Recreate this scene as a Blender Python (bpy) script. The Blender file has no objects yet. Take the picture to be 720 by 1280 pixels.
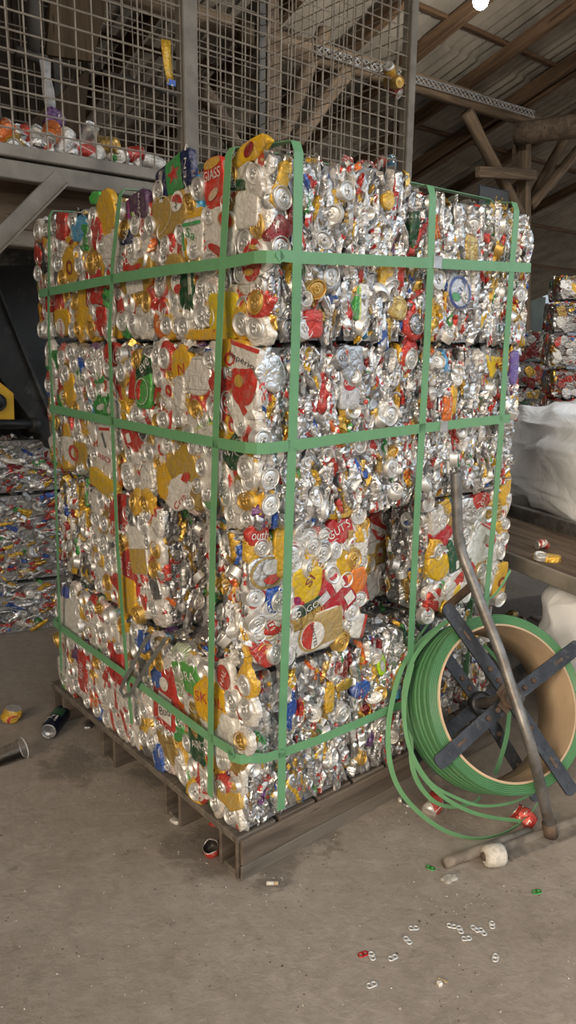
import bpy, math, random
import numpy as np
from mathutils import Vector, Matrix, noise, Euler

random.seed(7)
RNG = random.Random(11)
scene = bpy.context.scene
col = scene.collection
PI = math.pi
R = math.radians

# ------------------------------------------------------------------ camera model
FOC, PITCH, ROLL, CAMH = 941.0, R(12.7), R(0.63), 1.45
K = CAMH / 1.6                      # site plan below is measured in a 1.6 m eye-height frame
CAM = Vector((0, 0, CAMH))


def ray(px, py):
    x, y = px - 360, py - 640
    c, s = math.cos(ROLL), math.sin(ROLL)
    xr, yr = x * c + y * s, -x * s + y * c
    fwd = FOC * math.cos(PITCH) - yr * math.sin(PITCH)
    dn = yr * math.cos(PITCH) + FOC * math.sin(PITCH)
    return Vector((xr, fwd, -dn))


def at_z(px, py, z=0.0):
    r = ray(px, py)
    return CAM + r * ((z - CAMH) / r.z)


def at_plane(px, py, p, n):
    r = ray(px, py)
    return CAM + r * ((p - CAM).dot(n) / r.dot(n))


YAW = R(40.2)
DR = Vector((math.cos(YAW), math.sin(YAW), 0))
DL = Vector((-math.sin(YAW), math.cos(YAW), 0))
UP = Vector((0, 0, 1))
C0 = at_z(297, 1100, 0)
C0.z = 0


def S(u, v, z):
    """site plan (u along the right face, v along the left face) -> world"""
    return C0 + K * (DR * u + DL * v + UP * z)


def loc(P):
    d = P - C0
    return Vector((d.dot(DR), d.dot(DL), d.z)) / K


def on_v(px, py, v):
    return at_plane(px, py, S(0, v, 0), DL)


def on_u(px, py, u):
    return at_plane(px, py, S(u, 0, 0), DR)


SITE = Matrix((DR.to_4d(), DL.to_4d(), UP.to_4d(), (0, 0, 0, 1))).transposed()
SITE = Matrix(((DR.x, DL.x, 0, 0), (DR.y, DL.y, 0, 0), (0, 0, 1, 0), (0, 0, 0, 1)))

cd = bpy.data.cameras.new('camera')
cd.sensor_fit = 'VERTICAL'
cd.sensor_height = 24
cd.lens = FOC / 1280 * 24
cd.clip_end = 300
cam = bpy.data.objects.new('camera', cd)
col.objects.link(cam)
cam.location = CAM
cam.rotation_euler = (Matrix.Rotation(R(90) - PITCH, 3, 'X') @ Matrix.Rotation(ROLL, 3, 'Z')).to_euler()
scene.camera = cam


# ------------------------------------------------------------------ node helpers
class NT:
    def __init__(s, name):
        s.m = bpy.data.materials.new(name)
        s.m.use_nodes = True
        s.t = s.m.node_tree
        s.n = s.t.nodes
        s.b = next(x for x in s.n if x.type == 'BSDF_PRINCIPLED')

    def new(s, k, **kw):
        x = s.n.new(k)
        for a, b in kw.items():
            setattr(x, a, b)
        return x

    def put(s, sock, v):
        if isinstance(v, bpy.types.NodeSocket):
            s.t.links.new(v, sock)
        elif isinstance(v, (int, float)):
            sock.default_value = v
        else:
            v = tuple(v)
            sock.default_value = v if len(v) == len(sock.default_value) else v + (1.0,)

    def math(s, op, a, b=0.0, c=None, clamp=False):
        x = s.new('ShaderNodeMath', operation=op, use_clamp=clamp)
        s.put(x.inputs[0], a)
        s.put(x.inputs[1], b)
        if c is not None:
            s.put(x.inputs[2], c)
        return x.outputs[0]

    def vmath(s, op, a, b=(0, 0, 0)):
        x = s.new('ShaderNodeVectorMath', operation=op)
        s.put(x.inputs[0], a)
        s.put(x.inputs[1], b)
        return x.outputs[0]

    def mix(s, f, a, b, blend='MIX'):
        x = s.new('ShaderNodeMix', data_type='RGBA', blend_type=blend)
        s.put(x.inputs[0], f)
        s.put(x.inputs[6], a)
        s.put(x.inputs[7], b)
        return x.outputs[2]

    def ss(s, v, a, b):
        x = s.new('ShaderNodeMapRange', interpolation_type='SMOOTHSTEP')
        s.put(x.inputs[0], v)
        x.inputs[1].default_value = a
        x.inputs[2].default_value = b
        return x.outputs[0]

    def noise(s, vec, scale, detail=4, rough=.55, dist=0.0):
        x = s.new('ShaderNodeTexNoise')
        s.put(x.inputs['Vector'], vec)
        x.inputs['Scale'].default_value = scale
        x.inputs['Detail'].default_value = detail
        x.inputs['Roughness'].default_value = rough
        x.inputs['Distortion'].default_value = dist
        return x.outputs['Fac']

    def voro(s, vec, scale, feat='F1', out='Distance'):
        x = s.new('ShaderNodeTexVoronoi', feature=feat)
        s.put(x.inputs['Vector'], vec)
        x.inputs['Scale'].default_value = scale
        return x.outputs[out]

    def coord(s, k='Object', rand=True, scale=(1, 1, 1)):
        tc = s.new('ShaderNodeTexCoord')
        v = tc.outputs[k]
        if scale != (1, 1, 1):
            v = s.vmath('MULTIPLY', v, scale)
        if rand:
            oi = s.new('ShaderNodeObjectInfo')
            r = s.math('MULTIPLY', oi.outputs['Random'], 37.0)
            cb = s.new('ShaderNodeCombineXYZ')
            s.put(cb.inputs[0], r)
            s.put(cb.inputs[1], s.math('MULTIPLY', r, 1.7))
            s.put(cb.inputs[2], s.math('MULTIPLY', r, 0.6))
            v = s.vmath('ADD', v, cb.outputs[0])
        return v

    def bump(s, h, strength, dist):
        x = s.new('ShaderNodeBump')
        x.inputs['Strength'].default_value = strength
        x.inputs['Distance'].default_value = dist
        s.put(x.inputs['Height'], h)
        s.put(s.b.inputs['Normal'], x.outputs[0])

    def fin(s, color, rough=.5, metal=0.0, spec=None):
        s.put(s.b.inputs['Base Color'], color)
        s.put(s.b.inputs['Roughness'], rough)
        s.put(s.b.inputs['Metallic'], metal)
        if spec is not None:
            s.b.inputs['Specular IOR Level'].default_value = spec
        return s.m


def simple(name, c, rough=.5, metal=0.0, vary=.18, vscale=6, bump=0.0, bscale=40, bdist=.004, rand=False, spots=None):
    m = NT(name)
    v = m.coord(rand=rand)
    n = m.noise(v, vscale, 5)
    base = m.mix(m.ss(n, .3, .7), [x * (1 - vary) for x in c], [min(1, x * (1 + vary)) for x in c])
    if spots:
        base = m.mix(m.math('MULTIPLY', m.ss(m.noise(v, spots[1], 6, .65), .52, .68), spots[2]), base, spots[0])
    if bump:
        m.bump(m.noise(v, bscale, 5, .6), bump, bdist)
    return m.fin(base, rough, metal)


# ---- can metals and prints
def crinkle(m, v, amt=.55, dist=.0035, scale=30):
    a = m.noise(v, scale, 2, .5, .9)
    wv = m.new('ShaderNodeTexNoise')
    m.put(wv.inputs['Vector'], v)
    wv.inputs['Scale'].default_value = 26
    dv = m.vmath('ADD', v, m.vmath('MULTIPLY', wv.outputs['Color'], (.03, .03, .03)))
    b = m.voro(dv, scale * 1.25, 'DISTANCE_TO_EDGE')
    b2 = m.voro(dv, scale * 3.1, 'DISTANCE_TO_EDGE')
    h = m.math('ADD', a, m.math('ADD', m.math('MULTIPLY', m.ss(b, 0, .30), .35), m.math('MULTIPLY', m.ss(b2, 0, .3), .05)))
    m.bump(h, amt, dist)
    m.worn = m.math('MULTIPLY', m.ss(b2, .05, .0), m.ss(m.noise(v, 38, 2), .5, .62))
    return m.math('MULTIPLY', m.ss(b, .035, .0), m.ss(a, .35, .6))  # dark crease mask: wrinkle shading painted into the colour, with dirt in folds


def metal_mat(name, c, rough=.3, metal=.95, dust=.25, amt=.5, dcol=(.33, .30, .26)):
    m = NT(name)
    v = m.coord()
    d = m.math('MULTIPLY', m.ss(m.noise(v, 25, 4), .42, .72), dust)
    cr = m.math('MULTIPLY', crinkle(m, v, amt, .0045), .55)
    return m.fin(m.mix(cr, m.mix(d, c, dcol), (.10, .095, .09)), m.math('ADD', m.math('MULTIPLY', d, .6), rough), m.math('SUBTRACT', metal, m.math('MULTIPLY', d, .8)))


def print_mat(name, base, shapes=(), rough=.36, metal=.35, dust=.22, jitter=.55):
    """printed can wall: shapes drawn in the can's own UV space, shifted from can to can"""
    m = NT(name)
    tc = m.new('ShaderNodeTexCoord')
    oi = m.new('ShaderNodeObjectInfo')
    sp = m.new('ShaderNodeSeparateXYZ')
    m.put(sp.inputs[0], tc.outputs['UV'])
    r1 = m.math('FRACT', m.math('MULTIPLY', oi.outputs['Random'], 17.31))
    r2 = m.math('FRACT', m.math('MULTIPLY', oi.outputs['Random'], 71.77))
    x = m.math('ADD', sp.outputs[0], m.math('MULTIPLY', m.math('SUBTRACT', r1, .5), jitter))
    y = m.math('ADD', sp.outputs[1], m.math('MULTIPLY', m.math('SUBTRACT', r2, .5), jitter))
    v = m.coord()
    wob = m.math('MULTIPLY', m.math('SUBTRACT', m.noise(v, 30, 3), .5), .12)
    x = m.math('ADD', x, wob)
    y = m.math('SUBTRACT', y, wob)
    c = base
    # thin printed lines round the can near its ends and a scatter of small print
    for yy, hw in ((.12, .012), (.86, .016), (.90, .006)):
        shapes = list(shapes) + [('band', [q * .45 for q in base], PI / 2, yy, hw)]
    shapes.append(('small', [min(1, q * .5 + .02) for q in base], .30, .46))
    for sh in shapes:
        k, colr = sh[0], sh[1]
        if k == 'ell':
            cx, cy, rx, ry = sh[2:]
            dx = m.math('DIVIDE', m.math('SUBTRACT', x, cx), rx)
            dy = m.math('DIVIDE', m.math('SUBTRACT', y, cy), ry)
            d = m.math('ADD', m.math('MULTIPLY', dx, dx), m.math('MULTIPLY', dy, dy))
            f = m.ss(d, 1.05, .95)
        elif k == 'band':
            ang, ctr, hw = sh[2:]
            p = m.math('ADD', m.math('MULTIPLY', x, math.cos(ang)), m.math('MULTIPLY', y, math.sin(ang)))
            f = m.ss(m.math('ABSOLUTE', m.math('SUBTRACT', p, ctr)), hw * 1.08, hw * .92)
        elif k == 'small':
            lo, hi = sh[2:]
            cb = m.new('ShaderNodeCombineXYZ')
            m.put(cb.inputs[0], m.math('MULTIPLY', x, 34.0))
            m.put(cb.inputs[1], m.math('MULTIPLY', y, 30.0))
            rows = m.math('GREATER_THAN', m.math('SINE', m.math('MULTIPLY', y, 120.0)), .1)
            f = m.math('MULTIPLY', m.ss(m.noise(cb.outputs[0], 1.0, 1), .50, .56), rows)
            zone = m.math('MULTIPLY', m.ss(y, lo - .02, lo), m.ss(y, hi + .02, hi))
            f = m.math('MULTIPLY', m.math('MULTIPLY', f, zone), .7)
        elif k == 'fleck':
            sc, lo = sh[2:]
            f = m.ss(m.noise(m.vmath('MULTIPLY', v, (1, .35, 1)), sc, 2), lo, lo + .03)
        c = m.mix(f, c, colr)
    d = m.math('MULTIPLY', m.ss(m.noise(v, 22, 4), .40, .75), dust)
    scr = m.math('MULTIPLY', m.ss(m.noise(v, 140, 3, .7), .62, .70), .5)
    c = m.mix(scr, c, (.62, .60, .57))
    c = m.mix(d, c, (.36, .32, .27))
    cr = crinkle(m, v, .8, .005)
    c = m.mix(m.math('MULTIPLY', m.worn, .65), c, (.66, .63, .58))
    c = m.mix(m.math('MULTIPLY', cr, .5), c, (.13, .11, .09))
    return m.fin(c, m.math('ADD', m.math('MULTIPLY', d, .5), rough), metal)


WHITE, RED, YEL, GOLD = (.74, .71, .66), (.50, .040, .030), (.68, .40, .030), (.48, .31, .08)
GRN, DGRN, BLU, ORG, NAVY = (.05, .30, .07), (.012, .07, .028), (.025, .10, .42), (.70, .16, .02), (.012, .022, .09)
M = {}
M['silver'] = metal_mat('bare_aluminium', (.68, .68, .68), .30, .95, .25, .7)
def flecked(name, c, fl, lo=.56, rough=.32):
    """bare metal with torn remains of print"""
    m = NT(name)
    v = m.coord()
    d = m.math('MULTIPLY', m.ss(m.noise(v, 25, 4), .42, .72), .25)
    f = m.ss(m.noise(m.vmath('MULTIPLY', v, (1, .45, 1)), 48, 2, .5, .5), lo, lo + .02)
    f2 = m.ss(m.noise(m.vmath('MULTIPLY', v, (1, .6, 1)), 30, 2), .60, .62)
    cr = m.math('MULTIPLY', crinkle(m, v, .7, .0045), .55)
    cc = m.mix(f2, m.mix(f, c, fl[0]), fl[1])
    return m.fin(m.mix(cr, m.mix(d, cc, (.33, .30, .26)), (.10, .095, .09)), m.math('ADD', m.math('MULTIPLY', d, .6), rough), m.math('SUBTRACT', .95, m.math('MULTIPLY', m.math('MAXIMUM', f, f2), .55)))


M['silverred'] = flecked('aluminium_with_red_print', (.66, .66, .66), [(.50, .03, .025), (.70, .68, .66)])
M['silveryellow'] = flecked('aluminium_with_yellow_print', (.66, .66, .66), [(.66, .40, .03), (.45, .30, .08)])
M['silverblue'] = flecked('aluminium_with_blue_print', (.64, .64, .65), [(.03, .10, .36), (.70, .69, .68)], .58)
M['silvergreen'] = flecked('aluminium_with_green_print', (.64, .65, .64), [(.04, .26, .07), (.68, .68, .66)], .58)
M['silverwhite'] = flecked('aluminium_with_white_print', (.66, .66, .66), [(.74, .72, .70), (.50, .04, .03)], .48)
M['silver2'] = metal_mat('dull_aluminium', (.40, .40, .41), .34, .94, .4, .8)
def lid_mat(name, c):
    m = NT(name)
    v = m.coord()
    d = m.math('MULTIPLY', m.ss(m.noise(v, 45, 4), .45, .75), .35)
    m.bump(m.noise(v, 30, 2), .15, .003)
    return m.fin(m.mix(d, c, (.36, .34, .30)), m.math('ADD', m.math('MULTIPLY', d, .6), .42), .80)


M['lid'] = lid_mat('can_end_aluminium', (.74, .73, .71))
M['lidgold'] = lid_mat('can_end_gold', (.66, .43, .12))
M['gold'] = metal_mat('gold_lacquered_aluminium', (.72, .46, .10), .3, .9, .2)
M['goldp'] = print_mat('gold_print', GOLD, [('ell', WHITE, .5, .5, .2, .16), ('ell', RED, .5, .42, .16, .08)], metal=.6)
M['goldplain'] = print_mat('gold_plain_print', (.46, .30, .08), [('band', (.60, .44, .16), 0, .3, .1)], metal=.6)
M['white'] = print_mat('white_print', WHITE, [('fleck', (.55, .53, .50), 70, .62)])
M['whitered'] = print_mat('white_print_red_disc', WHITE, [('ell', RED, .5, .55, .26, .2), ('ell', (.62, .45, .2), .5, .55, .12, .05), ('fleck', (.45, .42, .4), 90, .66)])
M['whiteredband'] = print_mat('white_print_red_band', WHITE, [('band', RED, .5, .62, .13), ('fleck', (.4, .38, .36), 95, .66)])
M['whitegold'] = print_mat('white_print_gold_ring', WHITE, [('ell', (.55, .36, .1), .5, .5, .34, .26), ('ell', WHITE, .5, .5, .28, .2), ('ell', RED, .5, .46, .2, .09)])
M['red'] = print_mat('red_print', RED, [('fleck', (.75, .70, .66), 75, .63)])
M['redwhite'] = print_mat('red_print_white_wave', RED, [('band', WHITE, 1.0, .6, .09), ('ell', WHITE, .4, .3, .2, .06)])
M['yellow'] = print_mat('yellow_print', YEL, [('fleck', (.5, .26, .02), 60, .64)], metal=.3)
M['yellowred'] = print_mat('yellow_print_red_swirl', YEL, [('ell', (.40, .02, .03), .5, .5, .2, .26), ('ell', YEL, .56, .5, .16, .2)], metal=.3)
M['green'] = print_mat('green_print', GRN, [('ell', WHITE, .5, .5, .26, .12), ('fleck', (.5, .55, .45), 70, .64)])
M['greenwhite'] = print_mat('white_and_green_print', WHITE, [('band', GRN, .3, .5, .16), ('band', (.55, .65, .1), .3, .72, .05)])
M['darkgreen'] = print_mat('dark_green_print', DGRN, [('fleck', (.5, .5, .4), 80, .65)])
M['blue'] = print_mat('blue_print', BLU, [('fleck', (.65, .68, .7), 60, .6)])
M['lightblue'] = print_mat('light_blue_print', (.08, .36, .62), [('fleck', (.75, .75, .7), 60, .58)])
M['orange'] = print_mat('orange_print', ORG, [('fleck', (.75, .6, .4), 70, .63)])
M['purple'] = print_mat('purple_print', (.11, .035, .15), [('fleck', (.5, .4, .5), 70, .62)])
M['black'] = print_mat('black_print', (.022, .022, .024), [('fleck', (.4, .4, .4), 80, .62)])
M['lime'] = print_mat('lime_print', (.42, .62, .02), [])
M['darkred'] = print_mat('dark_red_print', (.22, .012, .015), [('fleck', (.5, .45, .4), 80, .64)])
FLATP = dict(white=34, whitered=15, whiteredband=9, whitegold=9, red=4.5, redwhite=7, yellow=5, yellowred=7, goldp=6, goldplain=6,
             silver2=4, green=2.2, greenwhite=2.6, darkgreen=1.2, blue=1.6, lightblue=1, orange=1.8, purple=.7, black=.8)
EDGEP = dict(silver=34, silver2=17, silverred=10, silveryellow=8, silverblue=3, silvergreen=3, silverwhite=12, white=3, red=3, redwhite=1.2, yellow=2.6, gold=3, goldplain=1.6, blue=.8, green=.8, orange=.7, purple=.4, darkgreen=.5, lightblue=.3, black=.8, darkred=.8)
WARMP = dict(white=26, silver=6, silver2=6, silverwhite=10, silverred=4, silveryellow=5, whitered=6, red=6, redwhite=3, yellow=8, gold=6, goldplain=6, goldp=3, blue=1, green=1.6, orange=1.2, darkgreen=.6)
BACKP = dict(silver=26, silver2=14, silverwhite=14, silverred=8, silveryellow=6, silverblue=5, silvergreen=3, white=8, red=9, redwhite=4, yellow=5, gold=5, blue=3, green=2.5, purple=1, darkred=3)
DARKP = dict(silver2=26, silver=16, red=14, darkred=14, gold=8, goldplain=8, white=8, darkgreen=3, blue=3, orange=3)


def pick(p, rng):
    ks = list(p)
    return rng.choices(ks, [p[k] for k in ks])[0]


# ------------------------------------------------------------------ mesh helpers
class MB:
    """collects shapes into one mesh"""

    def __init__(s):
        s.v, s.f, s.mi = [], [], []

    def add(s, vs, fs, mi=0, M4=None):
        o = len(s.v)
        for p in vs:
            p = Vector(p)
            s.v.append(M4 @ p if M4 is not None else p)
        for f in fs:
            s.f.append([i + o for i in f])
            s.mi.append(mi)
        return s

    def box(s, x0, x1, y0, y1, z0, z1, mi=0, M4=None, bev=0.0):
        if bev <= 0:
            vs = [(x, y, z) for z in (z0, z1) for y in (y0, y1) for x in (x0, x1)]
            return s.add(vs, [(0, 2, 3, 1), (4, 5, 7, 6), (0, 1, 5, 4), (2, 6, 7, 3), (0, 4, 6, 2), (1, 3, 7, 5)], mi, M4)
        b = min(bev, (x1 - x0) * .45, (y1 - y0) * .45, (z1 - z0) * .45)
        vs = []
        for (sx, sy, sz) in [(i, j, k) for k in (0, 1) for j in (0, 1) for i in (0, 1)]:
            X, Y, Z = (x1 if sx else x0), (y1 if sy else y0), (z1 if sz else z0)
            dx, dy, dz = (-b if sx else b), (-b if sy else b), (-b if sz else b)
            vs += [(X, Y + dy, Z + dz), (X + dx, Y, Z + dz), (X + dx, Y + dy, Z)]
        I = lambda i, j, k, a: (i + 2 * j + 4 * k) * 3 + a
        fs = []
        for a in (0, 1):
            q = [I(a, 0, 0, 0), I(a, 1, 0, 0), I(a, 1, 1, 0), I(a, 0, 1, 0)]
            fs.append(q if a else q[::-1])
            q = [I(0, a, 0, 1), I(0, a, 1, 1), I(1, a, 1, 1), I(1, a, 0, 1)]
            fs.append(q if a else q[::-1])
            q = [I(0, 0, a, 2), I(1, 0, a, 2), I(1, 1, a, 2), I(0, 1, a, 2)]
            fs.append(q if a else q[::-1])
        for a in (0, 1):
            for c in (0, 1):
                fs.append([I(a, c, 0, 0), I(a, c, 1, 0), I(a, c, 1, 1), I(a, c, 0, 1)][::(1 if a != c else -1)])
                fs.append([I(a, 0, c, 0), I(a, 0, c, 2), I(a, 1, c, 2), I(a, 1, c, 0)][::(1 if a != c else -1)])
                fs.append([I(0, a, c, 1), I(1, a, c, 1), I(1, a, c, 2), I(0, a, c, 2)][::(1 if a != c else -1)])
        for i in (0, 1):
            for j in (0, 1):
                for k in (0, 1):
                    q = [I(i, j, k, 0), I(i, j, k, 1), I(i, j, k, 2)]
                    fs.append(q if (i + j + k) % 2 else q[::-1])
        return s.add(vs, fs, mi, M4)

    def tube(s, pts, r, n=8, mi=0, cap=True, closed=False):
        pts = [Vector(p) for p in pts]
        rs = r if isinstance(r, (list, tuple)) else [r] * len(pts)
        m = len(pts)
        o = len(s.v)
        prev = None
        for i, p in enumerate(pts):
            if closed:
                t = (pts[(i + 1) % m] - pts[i - 1])
            else:
                t = pts[min(i + 1, m - 1)] - pts[max(i - 1, 0)]
            t.normalize()
            if prev is None:
                a = Vector((0, 0, 1)) if abs(t.z) < .9 else Vector((1, 0, 0))
                x = t.cross(a).normalized()
            else:
                x = (prev - t * prev.dot(t)).normalized()
            prev = x
            y = t.cross(x)
            for k in range(n):
                a = 2 * PI * k / n
                s.v.append(p + (x * math.cos(a) + y * math.sin(a)) * rs[i])
        for i in range(m if closed else m - 1):
            for k in range(n):
                a, b = o + i * n + k, o + i * n + (k + 1) % n
                j = (i + 1) % m
                s.f.append([a, b, o + j * n + (k + 1) % n, o + j * n + k])
                s.mi.append(mi)
        if cap and not closed:
            s.f.append([o + k for k in range(n)][::-1])
            s.f.append([o + (m - 1) * n + k for k in range(n)])
            s.mi += [mi, mi]
        return s

    def lathe(s, prof, n=32, mi=0, M4=None, fn=None):
        o = len(s.v)
        for (r, z) in prof:
            for k in range(n):
                a = 2 * PI * k / n
                p = Vector((r * math.cos(a), r * math.sin(a), z))
                if fn:
                    p = fn(p)
                s.v.append(M4 @ p if M4 is not None else p)
        for i in range(len(prof) - 1):
            for k in range(n):
                s.f.append([o + i * n + k, o + i * n + (k + 1) % n, o + (i + 1) * n + (k + 1) % n, o + (i + 1) * n + k])
                s.mi.append(mi)
        return s

    def band(s, pts, nrm, w, th, mi=0):
        """flat strap along pts; nrm = outward normals; w across"""
        o = len(s.v)
        m = len(pts)
        for i in range(m):
            t = (Vector(pts[min(i + 1, m - 1)]) - Vector(pts[max(i - 1, 0)])).normalized()
            n = Vector(nrm[i]).normalized()
            b = t.cross(n).normalized()
            n = b.cross(t)
            P = Vector(pts[i])
            s.v += [P + b * w / 2, P - b * w / 2, P - b * w / 2 + n * th, P + b * w / 2 + n * th]
        for i in range(m - 1):
            for k in range(4):
                a, c = o + i * 4 + k, o + i * 4 + (k + 1) % 4
                s.f.append([a, c, c + 4, a + 4])
                s.mi.append(mi)
        s.f += [[o, o + 3, o + 2, o + 1], [o + (m - 1) * 4 + k for k in range(4)]]
        s.mi += [mi, mi]
        return s

    def prism(s, poly, n, th, mi=0):
        """polygon (3D points, coplanar) extruded by th along -n"""
        o = len(s.v)
        m = len(poly)
        poly = [Vector(p) for p in poly]
        n = Vector(n).normalized()
        s.v += poly + [p - n * th for p in poly]
        s.f.append(list(range(o, o + m)))
        s.f.append(list(range(o + m, o + 2 * m))[::-1])
        for k in range(m):
            s.f.append([o + k, o + m + k, o + m + (k + 1) % m, o + (k + 1) % m])
        s.mi += [mi] * (m + 2)
        return s

    def mesh(s, name, smooth=False):
        me = bpy.data.meshes.new(name)
        me.from_pydata([tuple(p) for p in s.v], [], s.f)
        if any(s.mi):
            me.polygons.foreach_set('material_index', s.mi)
        if smooth:
            me.polygons.foreach_set('use_smooth', [True] * len(me.polygons))
        me.validate()
        return me


def fix_normals(me):
    import bmesh
    bm = bmesh.new()
    bm.from_mesh(me)
    bmesh.ops.recalc_face_normals(bm, faces=bm.faces)
    bm.to_mesh(me)
    bm.free()


def add(name, me, mats, parent=None, mw=None, label=None, autosmooth=None):
    """link a mesh as one object"""
    if not isinstance(mats, (list, tuple)):
        mats = [mats]
    if not me.materials:
        for m in mats:
            me.materials.append(m)
    o = bpy.data.objects.new(name, me)
    col.objects.link(o)
    for i, m in enumerate(mats):
        if me.materials[i] is not m:
            o.material_slots[i].link = 'OBJECT'
            o.material_slots[i].material = m
    if parent is not None:
        o.parent = parent
    if mw is not None:
        o.matrix_basis = mw
    if label:
        o['label'] = label
    return o


def build(name, mb, mats, parent=None, smooth=False, mw=None, label=None, fix=True):
    me = mb.mesh(name, smooth)
    if fix:
        fix_normals(me)
    return add(name, me, mats, parent, mw, label)


def thing(name, label, cat, mw=None, group=None):
    o = bpy.data.objects.new(name, None)
    o.empty_display_size = .05
    col.objects.link(o)
    if mw is not None:
        o.matrix_basis = mw
    return tag(o, label, cat, group)


def tag(o, label, cat, group=None):
    o['label'] = label
    o['category'] = cat
    if group:
        o['group'] = group
    return o


def struct(o, label=None):
    o['kind'] = 'structure'
    if label:
        o['label'] = label
    return o


def children(o):
    return [c for c in bpy.data.objects if c.parent == o]


def T(p):
    return Matrix.Translation(p)


def site_at(u, v, z):
    return T(S(u, v, z)) @ SITE


def basis(a, b, n, p):
    return Matrix(((a.x, b.x, n.x, p.x), (a.y, b.y, n.y, p.y), (a.z, b.z, n.z, p.z), (0, 0, 0, 1)))


# ------------------------------------------------------------------ crushed can shapes
def outline(shape, th):
    c, s = math.cos(th), math.sin(th)
    if shape == 'rect':
        return (abs(c) ** 5 + abs(s) ** 5) ** -.2
    if shape == 'box':
        return (abs(c) ** 12 + abs(s) ** 12) ** (-1 / 12)
    if shape == 'oval':
        return (abs(c) ** 2.3 + abs(s) ** 2.3) ** (-1 / 2.3)
    if shape == 'shield':
        p = 6 if s > 0 else 1.7
        return (abs(c) ** p + abs(s) ** p) ** (-1 / p)
    if shape == 'hex':
        k = (th + .26) % (PI / 3) - PI / 6
        return .98 * math.cos(PI / 6) / math.cos(k) * 1.1
    if shape == 'tri':
        k = (th - PI / 2 + PI / 3) % (2 * PI / 3) - PI / 3
        return .55 / math.cos(k)
    return 1.0


def can_wall(shape, a, b, seed, jag=.10, dome=.0045, amp=.0032, rings=8, seg=36, fold=1.0):
    """a flattened can wall: returns verts, faces, uvs and its height function"""
    def rad(th):
        return outline(shape, th) * (1 + jag * noise.noise((math.cos(th) * 1.6 + seed * 3.1, math.sin(th) * 1.6, seed)) + jag * .5 * noise.noise((math.cos(th) * 5 + seed, math.sin(th) * 5, seed * 2.0)))

    def Z(x, y):
        th = math.atan2(y / b, x / a) if (x or y) else 0
        rho = min(1.0, math.hypot(x / a, y / b) / rad(th))
        z = dome * (1 - rho ** 5)
        q = (x * 26 + seed * 5.7, y * 17 + seed * 1.3, seed)
        z += amp * (1 - 2 * abs(noise.noise(q))) * fold
        z += amp * .5 * (1 - 2 * abs(noise.noise((x * 60 + seed, y * 45, seed * 3.3))))
        return z if z < .004 else .004 + (z - .004) * .25
    vs, fs, uv = [], [], []
    vs.append((0, 0, Z(0, 0)))
    uv.append((.5, .5))
    for i in range(1, rings + 2):
        rho = min(i / rings, 1.0) ** .8
        for k in range(seg):
            th = 2 * PI * k / seg
            r = rad(th) * rho
            x, y = r * math.cos(th) * a, r * math.sin(th) * b
            z = Z(x, y) if i <= rings else -.016
            if i == rings + 1:
                x, y = x * .97, y * .97
            vs.append((x, y, z))
            uv.append((.5 + .5 * r * math.cos(th), .5 + .5 * r * math.sin(th)))
    for k in range(seg):
        fs.append((0, 1 + k, 1 + (k + 1) % seg))
    for i in range(rings):
        for k in range(seg):
            p, q = 1 + i * seg + k, 1 + i * seg + (k + 1) % seg
            fs.append((p, p + seg, q + seg, q))
    return vs, fs, uv, Z


def wall_mesh(name, vs, fs, uv, mi=None, smooth=True):
    me = bpy.data.meshes.new(name)
    me.from_pydata(vs, [], fs)
    L = me.uv_layers.new(name='UVMap')
    idx = np.zeros(len(me.loops), dtype=np.int32)
    me.loops.foreach_get('vertex_index', idx)
    L.data.foreach_set('uv', np.array(uv, dtype=np.float32)[idx].ravel())
    if mi is not None:
        me.polygons.foreach_set('material_index', mi)
    me.polygons.foreach_set('use_smooth', [smooth] * len(me.polygons))
    return me


BODIES = []
for i in range(18):
    sh = ['rect', 'rect', 'oval', 'rect', 'shield', 'oval'][i % 6]
    a, b = [(.033, .056), (.036, .052), (.034, .050), (.030, .044), (.033, .048), (.030, .058)][i % 6]
    vs, fs, uv, _ = can_wall(sh, a, b, i + 1.37, jag=.16, rings=6, seg=28, amp=.0036)
    BODIES.append(wall_mesh('crushed_can_%d' % i, vs, fs, uv))


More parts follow.
